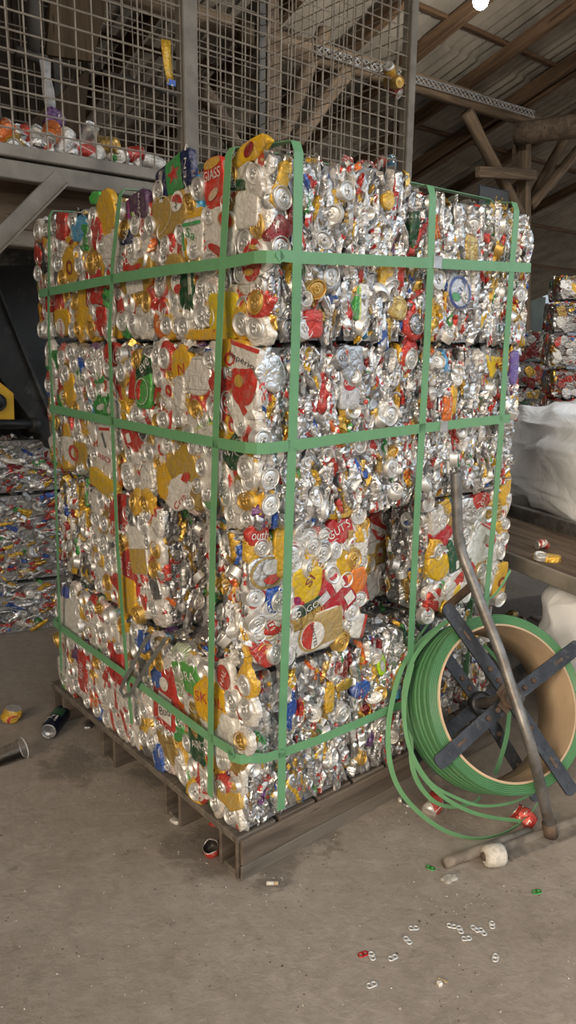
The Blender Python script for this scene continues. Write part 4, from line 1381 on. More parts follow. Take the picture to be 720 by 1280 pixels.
# ------------------------------------------------------------------ strapping coil on its iron dispenser
AZ, EL, ZC = .322, .516, 2.27
RN = Vector((math.cos(EL) * math.sin(AZ), -math.cos(EL) * math.cos(AZ), math.sin(EL)))
RP = (UP - RN * RN.z).normalized()
RQ = RP.cross(RN)
r_ = ray(635.7, 877.1)
RC = CAM + r_ * (ZC / (r_.y * math.cos(PITCH) - r_.z * math.sin(PITCH)))
RI, RW, RD = .229 * ZC / 2.27, .187 * ZC / 2.27, .0335 * ZC / 2.27
RM = basis(RQ, RP, RN, RC)
M['coilgreen'] = strap_mat('wound_green_strap', (.075, .215, .095))
M['card'] = simple('cardboard', (.50, .37, .25), .8, vary=.12, vscale=8, bump=.2, bscale=60)
M['blackiron'] = simple('black_painted_iron', (.030, .032, .038), .42, .5, vary=.35, vscale=22, spots=((.10, .095, .09), 35, .5), bump=.2)
M['iron'] = simple('worn_bare_iron', (.17, .165, .16), .45, .6, vary=.3, vscale=25, spots=((.12, .07, .045), 18, .5), bump=.25)
M['rust'] = simple('rusty_iron', (.105, .072, .054), .75, .4, vary=.35, vscale=30, bump=.5)

coil = thing('strapping_coil', 'large coil of green plastic strapping on a cardboard core, loose loops trailing', 'coil', RM)
ro = RI + RD
prof = []
nl = 5
for i in range(nl + 1):                        # the wound edge seen from the front: one groove per layer
    r0 = RI + .006 + (RD - .006) * i / nl
    prof += [(r0, 0.0), (r0 + (RD - .006) / nl * .50, 0.0), (r0 + (RD - .006) / nl * .75, -.022)]
prof = prof[:-1]
nb = 9
for i in range(nb):                            # the outside: strap lying side by side
    z0, z1 = -RW * i / nb, -RW * (i + 1) / nb
    st_ = .0025 * math.sin(i * 2.1)
    prof += [(ro + .001 + st_, z0 - .0004), (ro + .0035 + st_, z0 - .004), (ro + .0035 + st_, z1 + .004), (ro + .001 + st_, z1 + .0004)]
prof += [(RI + .006, -RW), (RI + .006, 0)]
build('strap_winding', MB().lathe(prof, 96), M['coilgreen'], coil, True)
build('cardboard_core', MB().lathe([(RI, .004), (RI + .0062, .004), (RI + .0062, -RW - .004), (RI, -RW - .004), (RI, -RW * .5), (RI, .004)], 96), M['card'], coil, True)


def rplane(px, py, off):
    return RM.inverted() @ at_plane(px, py, RC + RN * off, RN)


def loose(pxs, off, w, nm='loose_loop'):
    pts = []
    for (x, y) in pxs:
        p = at_plane(x, y, RC + RN * off, RN)
        if p.z < .010:
            p = at_z(x, y, .010)
        pts.append(p)
    # Catmull-Rom
    Q = []
    for i in range(len(pts) - 1):
        p0, p1, p2, p3 = pts[max(i - 1, 0)], pts[i], pts[i + 1], pts[min(i + 2, len(pts) - 1)]
        for k in range(6):
            t = k / 6
            Q.append(.5 * ((2 * p1) + (p2 - p0) * t + (2 * p0 - 5 * p1 + 4 * p2 - p3) * t * t + (3 * p1 - p0 - 3 * p2 + p3) * t ** 3))
    Q.append(pts[-1])
    inv = RM.inverted()
    Ql = [inv @ q for q in Q]
    nr = [Vector((q.x, q.y, .25)).normalized() for q in Ql]
    return build(nm, MB().band(Ql, nr, w, .0014), M['strap'], coil)


loose([(560, 776), (528, 800), (503, 834), (488, 890), (486, 940), (496, 980), (520, 1012), (556, 1038), (596, 1048), (632, 1040), (662, 1018), (676, 996), (684, 975)], -.13, .017)
loose([(548, 786), (520, 818), (506, 860), (507, 910), (520, 955), (545, 988), (578, 1010), (612, 1021), (650, 1026)], -.10, .015)
loose([(516, 830), (506, 880), (511, 930), (535, 975), (566, 995), (602, 1007), (640, 1003), (668, 990)], -.09, .012)
loose([(514, 900), (516, 960), (535, 995), (560, 1008), (590, 1004), (600, 996)], -.16, .016)
loose([(512, 812), (528, 790), (545, 768), (562, 752), (580, 745), (598, 752), (620, 742), (638, 713)], -.17, .008, 'loose_end')
loose([(604, 806), (625, 830), (636, 870), (634, 915), (625, 950), (618, 968)], -RW + .02, .022)

disp = thing('strap_dispenser', 'iron strap dispenser with black cross arms and a bent pipe handle', 'dispenser', T((RC.x, RC.y, 0)))
DI = disp.matrix_basis.inverted()
DRM = DI @ RM


def arm(hub, tip, off, w, th, nm='arm', slot=True):
    """flat bar from the hub to a tip, both pixels on the plane 'off' in front of the coil face"""
    a, b = rplane(*hub, off), rplane(*tip, off)
    a.z = b.z = 0
    d = (b - a)
    L = d.length
    d.normalize()
    e = Vector((-d.y, d.x, 0))
    A4 = Matrix(((d.x, e.x, 0, a.x), (d.y, e.y, 0, a.y), (0, 0, 1, off), (0, 0, 0, 1)))
    mb = MB()
    hw = w / 2
    outl = [(0, -hw), (L - .012, -hw), (L - .004, -hw + .005), (L, -hw + .014), (L, hw - .014), (L - .004, hw - .005), (L - .012, hw), (0, hw)]
    mb.prism([A4 @ Vector((x, y, th)) for x, y in outl], A4.to_3x3() @ Vector((0, 0, 1)), th)
    o = build(nm, mb, M['blackiron'], disp, mw=DRM)
    for f in ((.25, .42) if slot else ()):
        bm_ = MB().lathe([(.0001, th + .006), (.006, th + .006), (.0085, th + .004), (.0085, th - .002)], 10, 0, A4 @ T((L * f * .75, 0, 0)))
        build('bolt', bm_, M['rust'], o)
    if slot:
        mb = MB().box(L * .62, L * .62 + .035, -.004, .004, th - .002, th + .0008, 0, A4)
        build('slot', mb, M['rust'], o, label='worn brown slot')
    return o


HF, HB = (637, 873), (600, 880)
for tip in ((545, 956), (724, 806), (556, 757), (716, 992)):
    arm(HF, tip, .012, .044, .007)
for tip in ((514, 950), (526, 780), (672, 1000), (690, 806)):
    arm(HB, tip, -RW - .016, .042, .007, 'arm', slot=tip[0] in (526, 672))
hf = rplane(*HF, .02)
hb = rplane(*HB, -RW - .01)
hf.z, hb.z = .02, -RW - .01
build('hub', MB().lathe([(.017, .030), (.031, .030), (.033, .026), (.033, .004), (.017, .004)], 24, 0, T((hf.x, hf.y, 0))), M['rust'], disp, True, DRM)
build('hub', MB().lathe([(.020, .010), (.038, .010), (.040, .004), (.040, -.022), (.020, -.022)], 24, 0, T((hb.x, hb.y, -RW))), M['blackiron'], disp, True, DRM)
build('axle', MB().tube([(hf.x, hf.y, .075), (hf.x, hf.y, 0), (hb.x, hb.y, -RW - .12)], .0175, 14), M['iron'], disp, True, DRM)
for f in (.35, .75):
    build('hub_plate', MB().box(-.045, .045, -.02, .02, .0195, .0245, 0, T((hf.x, hf.y, 0)) @ Matrix.Rotation(R(40 + 90 * (f > .5)), 4, 'Z'), .003), M['rust'], disp, mw=DRM)
foot = at_z(689, 1040, .02)
# the pipe stands on the base bar, passes in front of the hub and bends upright at its top
offp = .078
pipe_px = [(640, 862), (625, 815), (608, 772), (590, 725), (577, 690), (572, 660), (571, 625), (570, 590)]
pts = [foot, foot.lerp(at_plane(665, 940, RC + RN * offp, RN), .45)] + [at_plane(664, 935, RC + RN * offp, RN)] + [at_plane(x, y, RC + RN * offp, RN) for x, y in pipe_px[:5]]
top5 = pts[-1]
for (x, y) in pipe_px[5:]:
    pts.append(at_plane(x, y, top5, Vector((0, -1, .12)).normalized()))
Q = []
for i in range(len(pts) - 1):
    p0, p1, p2, p3 = pts[max(i - 1, 0)], pts[i], pts[i + 1], pts[min(i + 2, len(pts) - 1)]
    for k in range(5):
        t = k / 5
        Q.append(.5 * ((2 * p1) + (p2 - p0) * t + (2 * p0 - 5 * p1 + 4 * p2 - p3) * t * t + (3 * p1 - p0 - 3 * p2 + p3) * t ** 3))
Q.append(pts[-1])
build('pipe_handle', MB().tube(Q, .0165, 14), M['iron'], disp, True, DI)
a, b = at_plane(592, 730, RC + RN * .02, RN), at_plane(548, 768, RC - RN * .16, RN)
build('cross_lug', MB().tube([a, b], .014, 8), M['rust'], disp, False, DI)
build('weld_collar', MB().tube([foot + Vector((0, 0, -.012)), foot.lerp(Q[3], .5)], .022, 12), M['rust'], disp, True, DI)


def bar_on_floor(p, q, w, h, nm, m):
    a, b = at_z(*p, 0), at_z(*q, 0)
    d = (b - a)
    L = d.length
    d.normalize()
    e = Vector((-d.y, d.x, 0))
    F4 = Matrix(((d.x, e.x, 0, a.x), (d.y, e.y, 0, a.y), (0, 0, 1, .001), (0, 0, 0, 1)))
    mb = MB().box(0, L, -w / 2, w / 2, 0, .006, 0, F4)
    mb.box(0, L, w / 2 - .006, w / 2, .006, h, 0, F4)
    return build(nm, mb, m, disp, mw=DI)


M['dustyiron'] = simple('dusty_iron', (.20, .175, .15), .75, .25, vary=.3, vscale=20, spots=((.12, .085, .065), 14, .6), bump=.3)
bar_on_floor((634, 1072), (775, 1016), .044, .030, 'base_angle', M['dustyiron'])
a, b = at_z(556, 1079, .016), at_z(662, 1040, .016)
build('base_pipe', MB().tube([a, b], .0155, 12), M['dustyiron'], disp, True, DI)
wc = at_z(617, 1069, .033)
wd = (at_z(640, 1066, .033) - wc).normalized()
wx = wd.cross(UP)
build('roller_wheel', MB().lathe([(.006, -.030), (.018, -.030), (.026, -.027), (.030, -.020), (.0315, 0), (.031, .022), (.027, .030), (.01, .032), (.006, .032)], 24, 0, basis(wx, UP, wd, wc)), simple('caked_white_wheel', (.50, .47, .42), .85, vary=.25, vscale=60, bump=.8, spots=((.25, .18, .12), 60, .6)), disp, True, DI, label='whitish caked roller wheel')
build('wheel_hub', MB().lathe([(.0001, -.036), (.010, -.036), (.013, -.030), (.013, -.02)], 16, 0, basis(wx, UP, wd, wc)), M['rust'], disp, True, DI)

# ------------------------------------------------------------------ shed shell: roof, back wall, timbers
M['roof'] = simple('corrugated_fibre_cement', (.165, .140, .108), .85, vary=.25, vscale=3, bump=.2, bscale=20, spots=((.10, .085, .068), 2.2, .4))
M['tarp'] = simple('dark_green_sheet_wall', (.016, .024, .019), .7, vary=.3, vscale=3)
M['dark'] = simple('dim_brown_boards', (.035, .028, .022), .85, vary=.4, vscale=2)  # dark brown tone put in to keep the shed interior dim
M['siding'] = simple('grey_wall_sheet', (.20, .19, .17), .8, vary=.3, vscale=4)
TS = math.tan(R(18.4))
ZR, VR = 4.32, 3.6


def roof_z(v):
    return ZR - (v - VR) * TS


def corr_sheet(name, u0, u1, rows, pitch=.135, amp=.030, zoff=0.0):
    per = 7
    nu = int((u1 - u0) / pitch * per)
    V, F = [], []
    for r, v in enumerate(rows):
        for half in (0, 1) if 0 < r < len(rows) - 1 else (0,):
            for i in range(nu + 1):
                u = u0 + (u1 - u0) * i / nu
                z = roof_z(v) + amp * math.sin(2 * PI * u / pitch) + zoff + (.028 * (1 if half == 0 else 0))
                V.append(tuple(S(u, v + (.0 if half else .012), z)))
    k = nu + 1
    for j in range(len(V) // k - 1):
        for i in range(nu):
            F.append((j * k + i, j * k + i + 1, (j + 1) * k + i + 1, (j + 1) * k + i))
    me = bpy.data.meshes.new(name)
    me.from_pydata(V, [], F)
    me.polygons.foreach_set('use_smooth', [True] * len(F))
    return me


struct(add('ceiling', corr_sheet('ceiling', -9, 15, [-3.6, -2.3, -.85, .6, 2.05, 3.5, 4.95, 6.4, 7.85, 9.3]), M['roof']))  # front rows extended unseen over the camera to darken reflections from above
mb = MB()
mb.prism([S(-9, 9.0, 0), S(16, 9.0, 0), S(16, 9.0, 2.75), S(-9, 9.0, 2.75)], -DL, .06)
struct(build('wall_back', mb, M['tarp']))
mb = MB()
mb.prism([S(-9, -2, 0), S(-9, 9, 0), S(-9, 9, 2.75), S(-9, -2, 6.2)][::-1], DR, .06)  # unseen wall, added so the open left does not light the interior
struct(build('unseen_wall_left', mb, M['dark']))
V, F = [], []
for i in range(0, 61):
    u = 11.0 + i * .045
    for z in (1.9, 3.1):
        V.append(tuple(S(u, 8.72 + .025 * math.sin(i * PI / 3), z)))
for i in range(60):
    F.append((2 * i, 2 * i + 2, 2 * i + 3, 2 * i + 1))
me = bpy.data.meshes.new('trim_1')
me.from_pydata(V, [], F)
struct(add('trim_1', me, M['siding']), 'grey corrugated sheet on the back wall')


def timber(name, a, b, r, m, n=9, label=None, flat=None):
    """a log (round) or sawn timber between two world points; its own object, grain along its length"""
    a, b = Vector(a), Vector(b)
    d = (b - a)
    L = d.length
    d.normalize()
    x = d.cross(UP).normalized() if abs(d.z) < .95 else d.cross(DR).normalized()
    y = x.cross(d)
    mw = basis(x, y, d, a)
    mb = MB()
    sd = L * 7.7
    if flat:
        mb.box(-flat[0] / 2, flat[0] / 2, -flat[1] / 2, flat[1] / 2, 0, L, 0, None, .006)
    else:
        pts, rs = [], []
        for i in range(13):
            t = i / 12
            pts.append((noise.noise((t * 2, sd, 0)) * r * .35, noise.noise((t * 2, sd, 5)) * r * .35, L * t))
            rs.append(r * (1 + .10 * noise.noise((t * 5, sd, 9)) - .08 * t))
        mb.tube(pts, rs, n)
    o = build(name, mb, m, None, not flat, mw)
    return struct(o, label)


def on_roof(px, py, dz=0.0):
    n = (DL * TS + UP).normalized()
    return at_plane(px, py, S(0, VR, ZR - .05) + UP * dz, n)


# rafters run down the slope under the sheets
for (x, y) in ((552, 30), (640, 53), (675, 96), (560, 183), (605, 208), (690, 244), (425, 60), (300, 60), (150, 60)):
    p = loc(on_roof(x, y))
    a, b = S(p.x, -3.4, roof_z(-3.4) - .12), S(p.x, 8.9, roof_z(8.9) - .12)
    timber('rafter', a, b, .055, M['rafter'], flat=(.068, .115))
for v in (.65, 1.95, 3.2, 4.5, 5.85, 7.1):
    timber('purlin', S(-8.8, v, roof_z(v) - .045), S(15.5, v, roof_z(v) - .045), .03, M['rafter'], flat=(.055, .035))
VT = 3.6                       # the truss stands in the plane v = 3.6
q = lambda x, y, dv=0: on_v(x, y, VT + dv)
timber('tie_log', q(300, 40), q(668, 150), .085, M['log'])
timber('tie_log', q(300, 40, .25), q(300, 40, .25) - DR * 5, .085, M['log'])
p = q(632, 170)
timber('plate_log', p - DL * .12, p - DL * 2.0 + DR * .5 + UP * .02, .105, M['plank'])
timber('brace_pole', q(584, 140, -.1), q(650, 268, -.1), .06, M['log'])
timber('post', q(650, 172), q(650, 172) - UP * 2.9, .07, M['plank'], flat=(.10, .10))
timber('post', q(656, 172, -.1), q(656, 420, -.1), .06, M['log'], flat=(.09, .09))
timber('cross_plank', q(597, 215, -.2), q(668, 219, -.2), .05, M['log'], flat=(.06, .095))
timber('brace_pole', q(712, 166, .1), q(662, 252, .1), .055, M['log'])
timber('brace_pole', q(735, 172, -.1), q(664, 258, -.1), .055, M['log'])
timber('brace_pole', q(405, 40), q(344, 190), .06, M['log'])
timber('brace_pole', q(432, 92, -.1), q(366, 180, -.1), .06, M['log'])
timber('post', q(336, 0), q(338, 210), .06, M['plank'], flat=(.11, .11))
timber('brace_pole', q(250, 110), q(305, 195), .06, M['plank'])
# perforated strip fixed along the tie log
mb = MB()
a, b = q(395, 66, -.12), q(668, 146, -.12)
d = (b - a) / 46
for i in range(46):
    p0, p1 = a + d * i, a + d * (i + 1)
    for k in (0, 1):
        mb.tube([p0 + UP * .045 * k, p1 + UP * .045 * (1 - k)], .005, 4, 0, False)
mb.tube([a + UP * .05, b + UP * .05], .006, 4)
mb.tube([a - UP * .005, b - UP * .005], .006, 4)
tag(build('wire_netting_strip', mb, M['dull_steel']), 'strip of wire netting fixed along the brown tie log', 'netting')

# hanging lamp
lp = on_v(601, 1, 2.2)
lamp = thing('hanging_lamp', 'round white lamp bulb glowing under the corrugated roof', 'lamp', T(lp))
em = NT('glowing_bulb')
em.b.inputs['Emission Color'].default_value = (1, .98, .94, 1)
em.b.inputs['Emission Strength'].default_value = 14
em.fin((.9, .9, .9), .4)
prof = [(.0001, -.052), (.025, -.046), (.044, -.028), (.052, 0), (.046, .026), (.032, .052), (.022, .075)]
build('bulb', MB().lathe(prof, 20), em.m, lamp, True)
build('socket', MB().lathe([(.024, .07), (.026, .078), (.026, .12), (.012, .135), (.004, .14)], 16), M['blackiron'], lamp, True)
rz = (roof_z(2.2) - loc(lp).z) * K
build('cord', MB().tube([(0, 0, .13), (0, 0, max(.2, rz - .02))], .004, 6), M['blackiron'], lamp)
pl = bpy.data.lights.new('lamp_light', 'POINT')
pl.energy, pl.shadow_soft_size, pl.color = 45, .06, (1, .97, .9)
po = bpy.data.objects.new('lamp_light', pl)
col.objects.link(po)
po.location = lp - UP * .09

# dark sign board behind the stack
a = on_v(600, 231, 3.2)
b = on_v(636, 235, 3.2)
sw = (b - a).length
sg = thing('sign_board', 'dark grey sign with yellow letters just above the far top bale', 'sign', basis(DR, UP, -DL, a))
build('board', MB().box(0, sw, -.46, 0, -.02, 0, 0, None, .004), simple('sign_grey', (.045, .045, .048), .6), sg)
gv, gf = text_geo('ício')
mb = MB().add([(sw * .77 + x * sw * .22, -.115 + y * .052, .0025) for x, y in gv], gf)
build('lettering', mb, simple('sign_yellow', (.55, .36, .02), .6), sg, fix=False, label='yellow letters')
build('frame', MB().tube([(0, -.46, 0), (0, 0, 0), (sw, 0, 0), (sw, -.46, 0)], .008, 6), M['blackiron'], sg)
build('post', MB().box(sw * .4, sw * .4 + .05, -a.z + .002, -.02, -.07, -.021), M['blackiron'], sg)

# ------------------------------------------------------------------ whole and dented cans
def can_profile():
    return [(.0001, .004), (.018, .0025), (.0235, .0005), (.0255, .002), (.030, .010), (.0325, .018), (.033, .026)] + [(.033, .026 + .068 * i / 6) for i in range(1, 7)] + [(.0318, .100), (.0285, .110), (.0268, .1135)]


def can_meshes(seed, crush):
    rg = random.Random(seed)
    ax = rg.uniform(0, 6.28)
    sq = 1 - .45 * crush * rg.uniform(.6, 1)

    def fn(p):
        if crush <= 0:
            return p
        t = p.z / .115
        k = math.sin(PI * min(max(t, 0), 1))
        n = noise.noise((p.x * 45 + seed, p.y * 45, p.z * 38))
        a = math.atan2(p.y, p.x)
        dent = crush * k * (.45 * max(0, math.cos(a - ax - t * 1.2)) ** 2 + .30 * max(0, math.cos(a - ax - 2.6 + t)) ** 4)
        q = Vector((p.x * (1 - dent), p.y * (1 - dent), p.z * sq))
        q += Vector((math.cos(a), math.sin(a), 0)) * n * .009 * crush * k
        q.x += .012 * crush * math.sin(t * 3 + seed) * t
        return q
    body = MB().lathe(can_profile(), 28, 0, None, fn).mesh('can_body', True)
    body.uv_layers.new(name='UVMap')
    L = body.uv_layers[0].data
    idx = np.zeros(len(body.loops), dtype=np.int32)
    body.loops.foreach_get('vertex_index', idx)
    n = len(can_profile())
    uvv = np.array([((k / 28) * 2 % 1, i / n) for i in range(n) for k in range(28)], dtype=np.float32)
    L.foreach_set('uv', uvv[idx].ravel())
    lid = MB().lathe([(.0268, .1135), (.0275, .1150), (.0262, .1155), (.0245, .1130), (.0225, .1105), (.0205, .1115), (.0001, .1118)], 28, 0, None, fn)
    for (cy, r0, r1) in ((-.004, .004, .0078), (.006, .003, .0064)):
        lid.lathe([(r0, .1122), (r0, .1134), (r1, .1134), (r1, .1122)], 14, 0, T((0, cy, 0)), fn)
    lid = lid.mesh('can_lid', True)
    base = MB().lathe([(.0001, .0038), (.018, .0023), (.0235, -.0001), (.0258, .0018), (.0302, .0098)], 28, 0, None, fn).mesh('can_base', True)
    for x in (body, lid, base):
        fix_normals(x)
    return body, lid, base


CANSET = [can_meshes(3 + i, c) for i, c in enumerate((0, .25, .6, .9, 1.0, .4))]


def loose_can(label, p, axis, roll, kind, pm, group=None, lidm='lid', sc=1.0, name='drink_can', cat='can'):
    """a can whose axis (base to lid) points along 'axis', centred on p"""
    z = Vector(axis).normalized()
    x = z.orthogonal().normalized()
    y = z.cross(x)
    x2 = x * math.cos(roll) + y * math.sin(roll)
    y2 = z.cross(x2)
    mw = basis(x2, y2, z, Vector(p) - z * .057 * sc) @ Matrix.Scale(sc, 4)
    t = thing(name, label, cat, mw, group)
    b, l, s_ = CANSET[kind]
    add('can_body', b, M[pm] if isinstance(pm, str) else pm, t)
    add('can_lid', l, M[lidm], t)
    add('can_base', s_, M['lid'], t)
    return t


# ------------------------------------------------------------------ steel cage with wire mesh
M['cagesteel'] = simple('dusty_grey_steel', (.22, .20, .17), .75, .2, vary=.25, vscale=6, bump=.25, bscale=30, spots=((.33, .30, .26), 5, .5))
M['wire'] = simple('dusty_wire', (.34, .295, .24), .8, .2, vary=.2, vscale=12)
VC = 1.60
M['dimsteel'] = simple('shade_dark_steel', (.085, .078, .07), .7, .3, vary=.3, vscale=8)  # darker than the cage steel: interior shade is put into its colour
cage = thing('wire_cage', 'raised steel hopper with wire mesh sides on a braced platform behind the stack', 'cage', site_at(0, VC, 2.34))
CI = cage.matrix_basis.inverted()


def cpart(nm, mb, m, smooth=False, label=None):
    for i, p in enumerate(mb.v):
        mb.v[i] = CI @ p
    return build(nm, mb, m, cage, smooth, label=label)


def sbox(u0, u1, v0, v1, z0, z1, bev=.004):
    mb = MB().box(u0 * K, u1 * K, v0 * K, v1 * K, z0 * K, z1 * K, 0, None, bev)
    mb.v = [C0 + DR * p.x + DL * p.y + UP * p.z for p in mb.v]
    return mb


CB, CT = 2.35, 4.25
cpart('platform_rail', sbox(-1.6, 2.46, VC - .05, VC + .03, 2.305, 2.352), M['cagesteel'])
cpart('platform_rail', sbox(-1.6, 2.46, VC - .035, VC + .03, 2.225, 2.296), M['cagesteel'])
cpart('platform_deck', sbox(-1.6, 2.44, VC + .032, VC + 1.4, 2.300, 2.325), M['plank'])
cpart('side_plank', sbox(-1.6, 1.6, VC + .15, VC + .18, 2.06, 2.29), wood_mat('underside_plank', (.085, .058, .038), (.20, .145, .10), 0, 5))
cpart('side_plank', sbox(-1.6, 1.6, VC + .10, VC + .20, 1.985, 2.052), wood_mat('pale_plank', (.16, .13, .10), (.30, .25, .20), 0, 5))
for (u0, u1) in ((.868, .946), (2.385, 2.440)):
    cpart('post', sbox(u0, u1, VC - .03, VC + .04, 2.352, CT), M['cagesteel'])
cpart('post', sbox(-1.58, -1.50, VC - .03, VC + .04, 2.352, CT), M['cagesteel'])
for u in (-1.55, .9, 2.41):
    cpart('rear_post', sbox(u - .03, u + .03, VC + 1.36, VC + 1.42, 2.33, CT), M['dimsteel'])
cpart('top_rail', sbox(-1.6, 2.46, VC - .03, VC + .03, CT, CT + .06), M['cagesteel'])
# legs that carry the platform, and its brace
for u in (-1.55, 2.30):
    cpart('platform_leg', sbox(u - .04, u + .04, VC - .03, VC + .05, .001, 2.222), M['cagesteel'])
    cpart('platform_leg', sbox(u - .04, u + .04, VC + 1.3, VC + 1.38, .001, 2.30), M['cagesteel'])
a, b = on_v(76, 222, VC - .045), on_v(-30, 328, VC - .045)
d = (b - a).normalized()
e = d.cross(DL)
mb = MB()
mb.prism([a + e * .030, a - e * .030, b - e * .030, b + e * .030], -DL, .02)
mb.prism([a + e * .030, a + e * .024, b + e * .024, b + e * .030], -DL, -.03)
cpart('brace', mb, M['cagesteel'])


def mesh_panel(nm, o, ax, L, H, cell=.070, r=.0034):
    """welded wires, slightly bent; o = lower corner (world), ax = direction"""
    mb = MB()
    sd = L * 3.3 + o.x
    nv, nh = int(L / K / cell), int(H / K / cell)
    nrm = ax.cross(UP)

    def P(x, z):
        return o + ax * x + UP * z + nrm * (.012 * noise.noise((x * 1.3, z * 1.3, sd))) + ax * (.006 * noise.noise((x * 3, z * 1.2, sd + 4))) + UP * (.006 * noise.noise((x * 1.2, z * 3, sd + 8)))
    for i in range(nv + 1):
        x = L * i / nv
        mb.tube([P(x, H * k / 9) for k in range(10)], r, 4, 0, False)
    for j in range(nh + 1):
        z = H * j / nh
        m_ = max(6, nv // 3)
        mb.tube([P(L * k / m_, z) + nrm * .005 for k in range(m_ + 1)], r, 4, 0, False)
    # galvanising blobs on some of the crossings
    for i in range(nv + 1):
        for j in range(nh + 1):
            if noise.noise((i * 3.7, j * 5.1, sd)) > .42:
                c = P(L * i / nv, H * j / nh)
                mb.lathe([(.0001, -.007), (.007, -.004), (.008, .002), (.0001, .008)], 5, 0, T(c))
    return cpart(nm, mb, M['wire'])


HM = (CT - 2.352) * K
mesh_panel('mesh_panel', S(-1.5, VC, 2.352), DR, 2.368 * K, HM)
mesh_panel('mesh_panel', S(.946, VC, 2.352), DR, 1.44 * K, HM)
mesh_panel('mesh_panel', S(2.41, VC + .03, 2.33), DL, 1.34 * K, HM)
mesh_panel('mesh_panel', S(-1.5, VC + 1.39, 2.33), DR, 3.9 * K, HM)

M['dimboard'] = wood_mat('shade_dark_board', (.022, .017, .013), (.060, .046, .034), 2, 3)  # interior shade is put into this dark board colour
for i in range(11):  # boards added to close off and darken the view behind the mesh
    cpart('shade_back_board', sbox(-1.5 + i * .218, -1.5 + i * .218 + .212, VC + 1.44, VC + 1.47, 2.33, CT + .1), M['dimboard'])
for i in range(6):
    cpart('end_board', sbox(-1.62, -1.60, VC + i * .24, VC + i * .24 + .235, 2.36, CT), M['dimboard'])

# things seen through the mesh
VI = VC + .95
mb = MB().prism([on_v(68, -60, VI), on_v(150, -60, VI), on_v(116, 77, VI), on_v(58, 68, VI)], -DL, .03)
bm_ = build('leaning_board', mb, wood_mat('brown_board', (.055, .038, .022), (.13, .09, .052), 2, 3))
tag(bm_, 'tall brown board leaning inside the mesh cage', 'board')
mb = MB().prism([on_v(40, 150, VI + .1), on_v(112, 84, VI + .1), on_v(104, 175, VI + .1), on_v(36, 190, VI + .1)], -DL, .03)
tag(build('leaning_board', mb, wood_mat('brown_board_low', (.04, .028, .018), (.09, .062, .038), 2, 3)), 'short brown board low inside the mesh cage behind the loose cans', 'board')
mb = MB()
mb.tube([on_v(42, -40, VI - .1), on_v(42, 66, VI - .1)], .03, 8)
mb.tube([on_v(20, 64, VI - .1), on_v(58, 76, VI - .1)], .025, 8)
tag(build('steel_frame', mb, M['dimsteel'], None, True), 'grey steel upright and crossbar inside the mesh cage, near its left end', 'frame')
tag(build('thin_bar', MB().tube([on_v(128, 90, VI), on_v(220, 118, VI)], .014, 8), M['dimsteel'], None, True), 'thin grey bar lying level inside the mesh cage', 'bar')
pts = [on_v(x, y, VC + .18) for x, y in ((56, 76), (57, 95), (60, 112), (62, 128), (64, 140))]
rag = thing('plastic_rag', 'crumpled strip of whitish plastic with a purple end hung on the mesh', 'rag', T(pts[-1]))
mb = MB().band([p - pts[-1] for p in pts], [(-DL + DR * .4 * math.sin(i * 2)).normalized() for i in range(5)], .045, .004)
build('strip', mb, simple('whitish_plastic', (.34, .33, .33), .5, vary=.3, vscale=30, bump=.5), rag, True)
vs, fs, uv, _ = can_wall('hex', .045, .04, 77.7, jag=.3, dome=.02, amp=.014)
add('bundle', wall_mesh('bundle', vs, fs, uv), M['purple'], rag, T((.01, 0, -.02)) @ SITE @ Matrix.Rotation(R(90), 4, 'X'), 'purple bundle at its end')
# yellow strip of can caught on the mesh
pa = [on_v(x, y, VC - .018) for x, y in ((207, 50), (207.5, 62), (209, 78), (211, 92), (213, 104))]
ys = thing('can_scrap', 'long yellow strip of can caught high on the mesh beside the steel post', 'scrap', T(pa[2]))
mb = MB().band([p - pa[2] for p in pa], [(-DL - DR * .25 + DR * .15 * i).normalized() for i in range(5)], .040, .003)
build('strip', mb, M['yellow'], ys, True)
mb = MB().band([pa[4] - pa[2] + UP * .012 - DL * .004, pa[4] - pa[2] - UP * .010 - DL * .004], [-DL, -DL], .041, .003)
build('tip', mb, M['blue'], ys, label='blue tip')

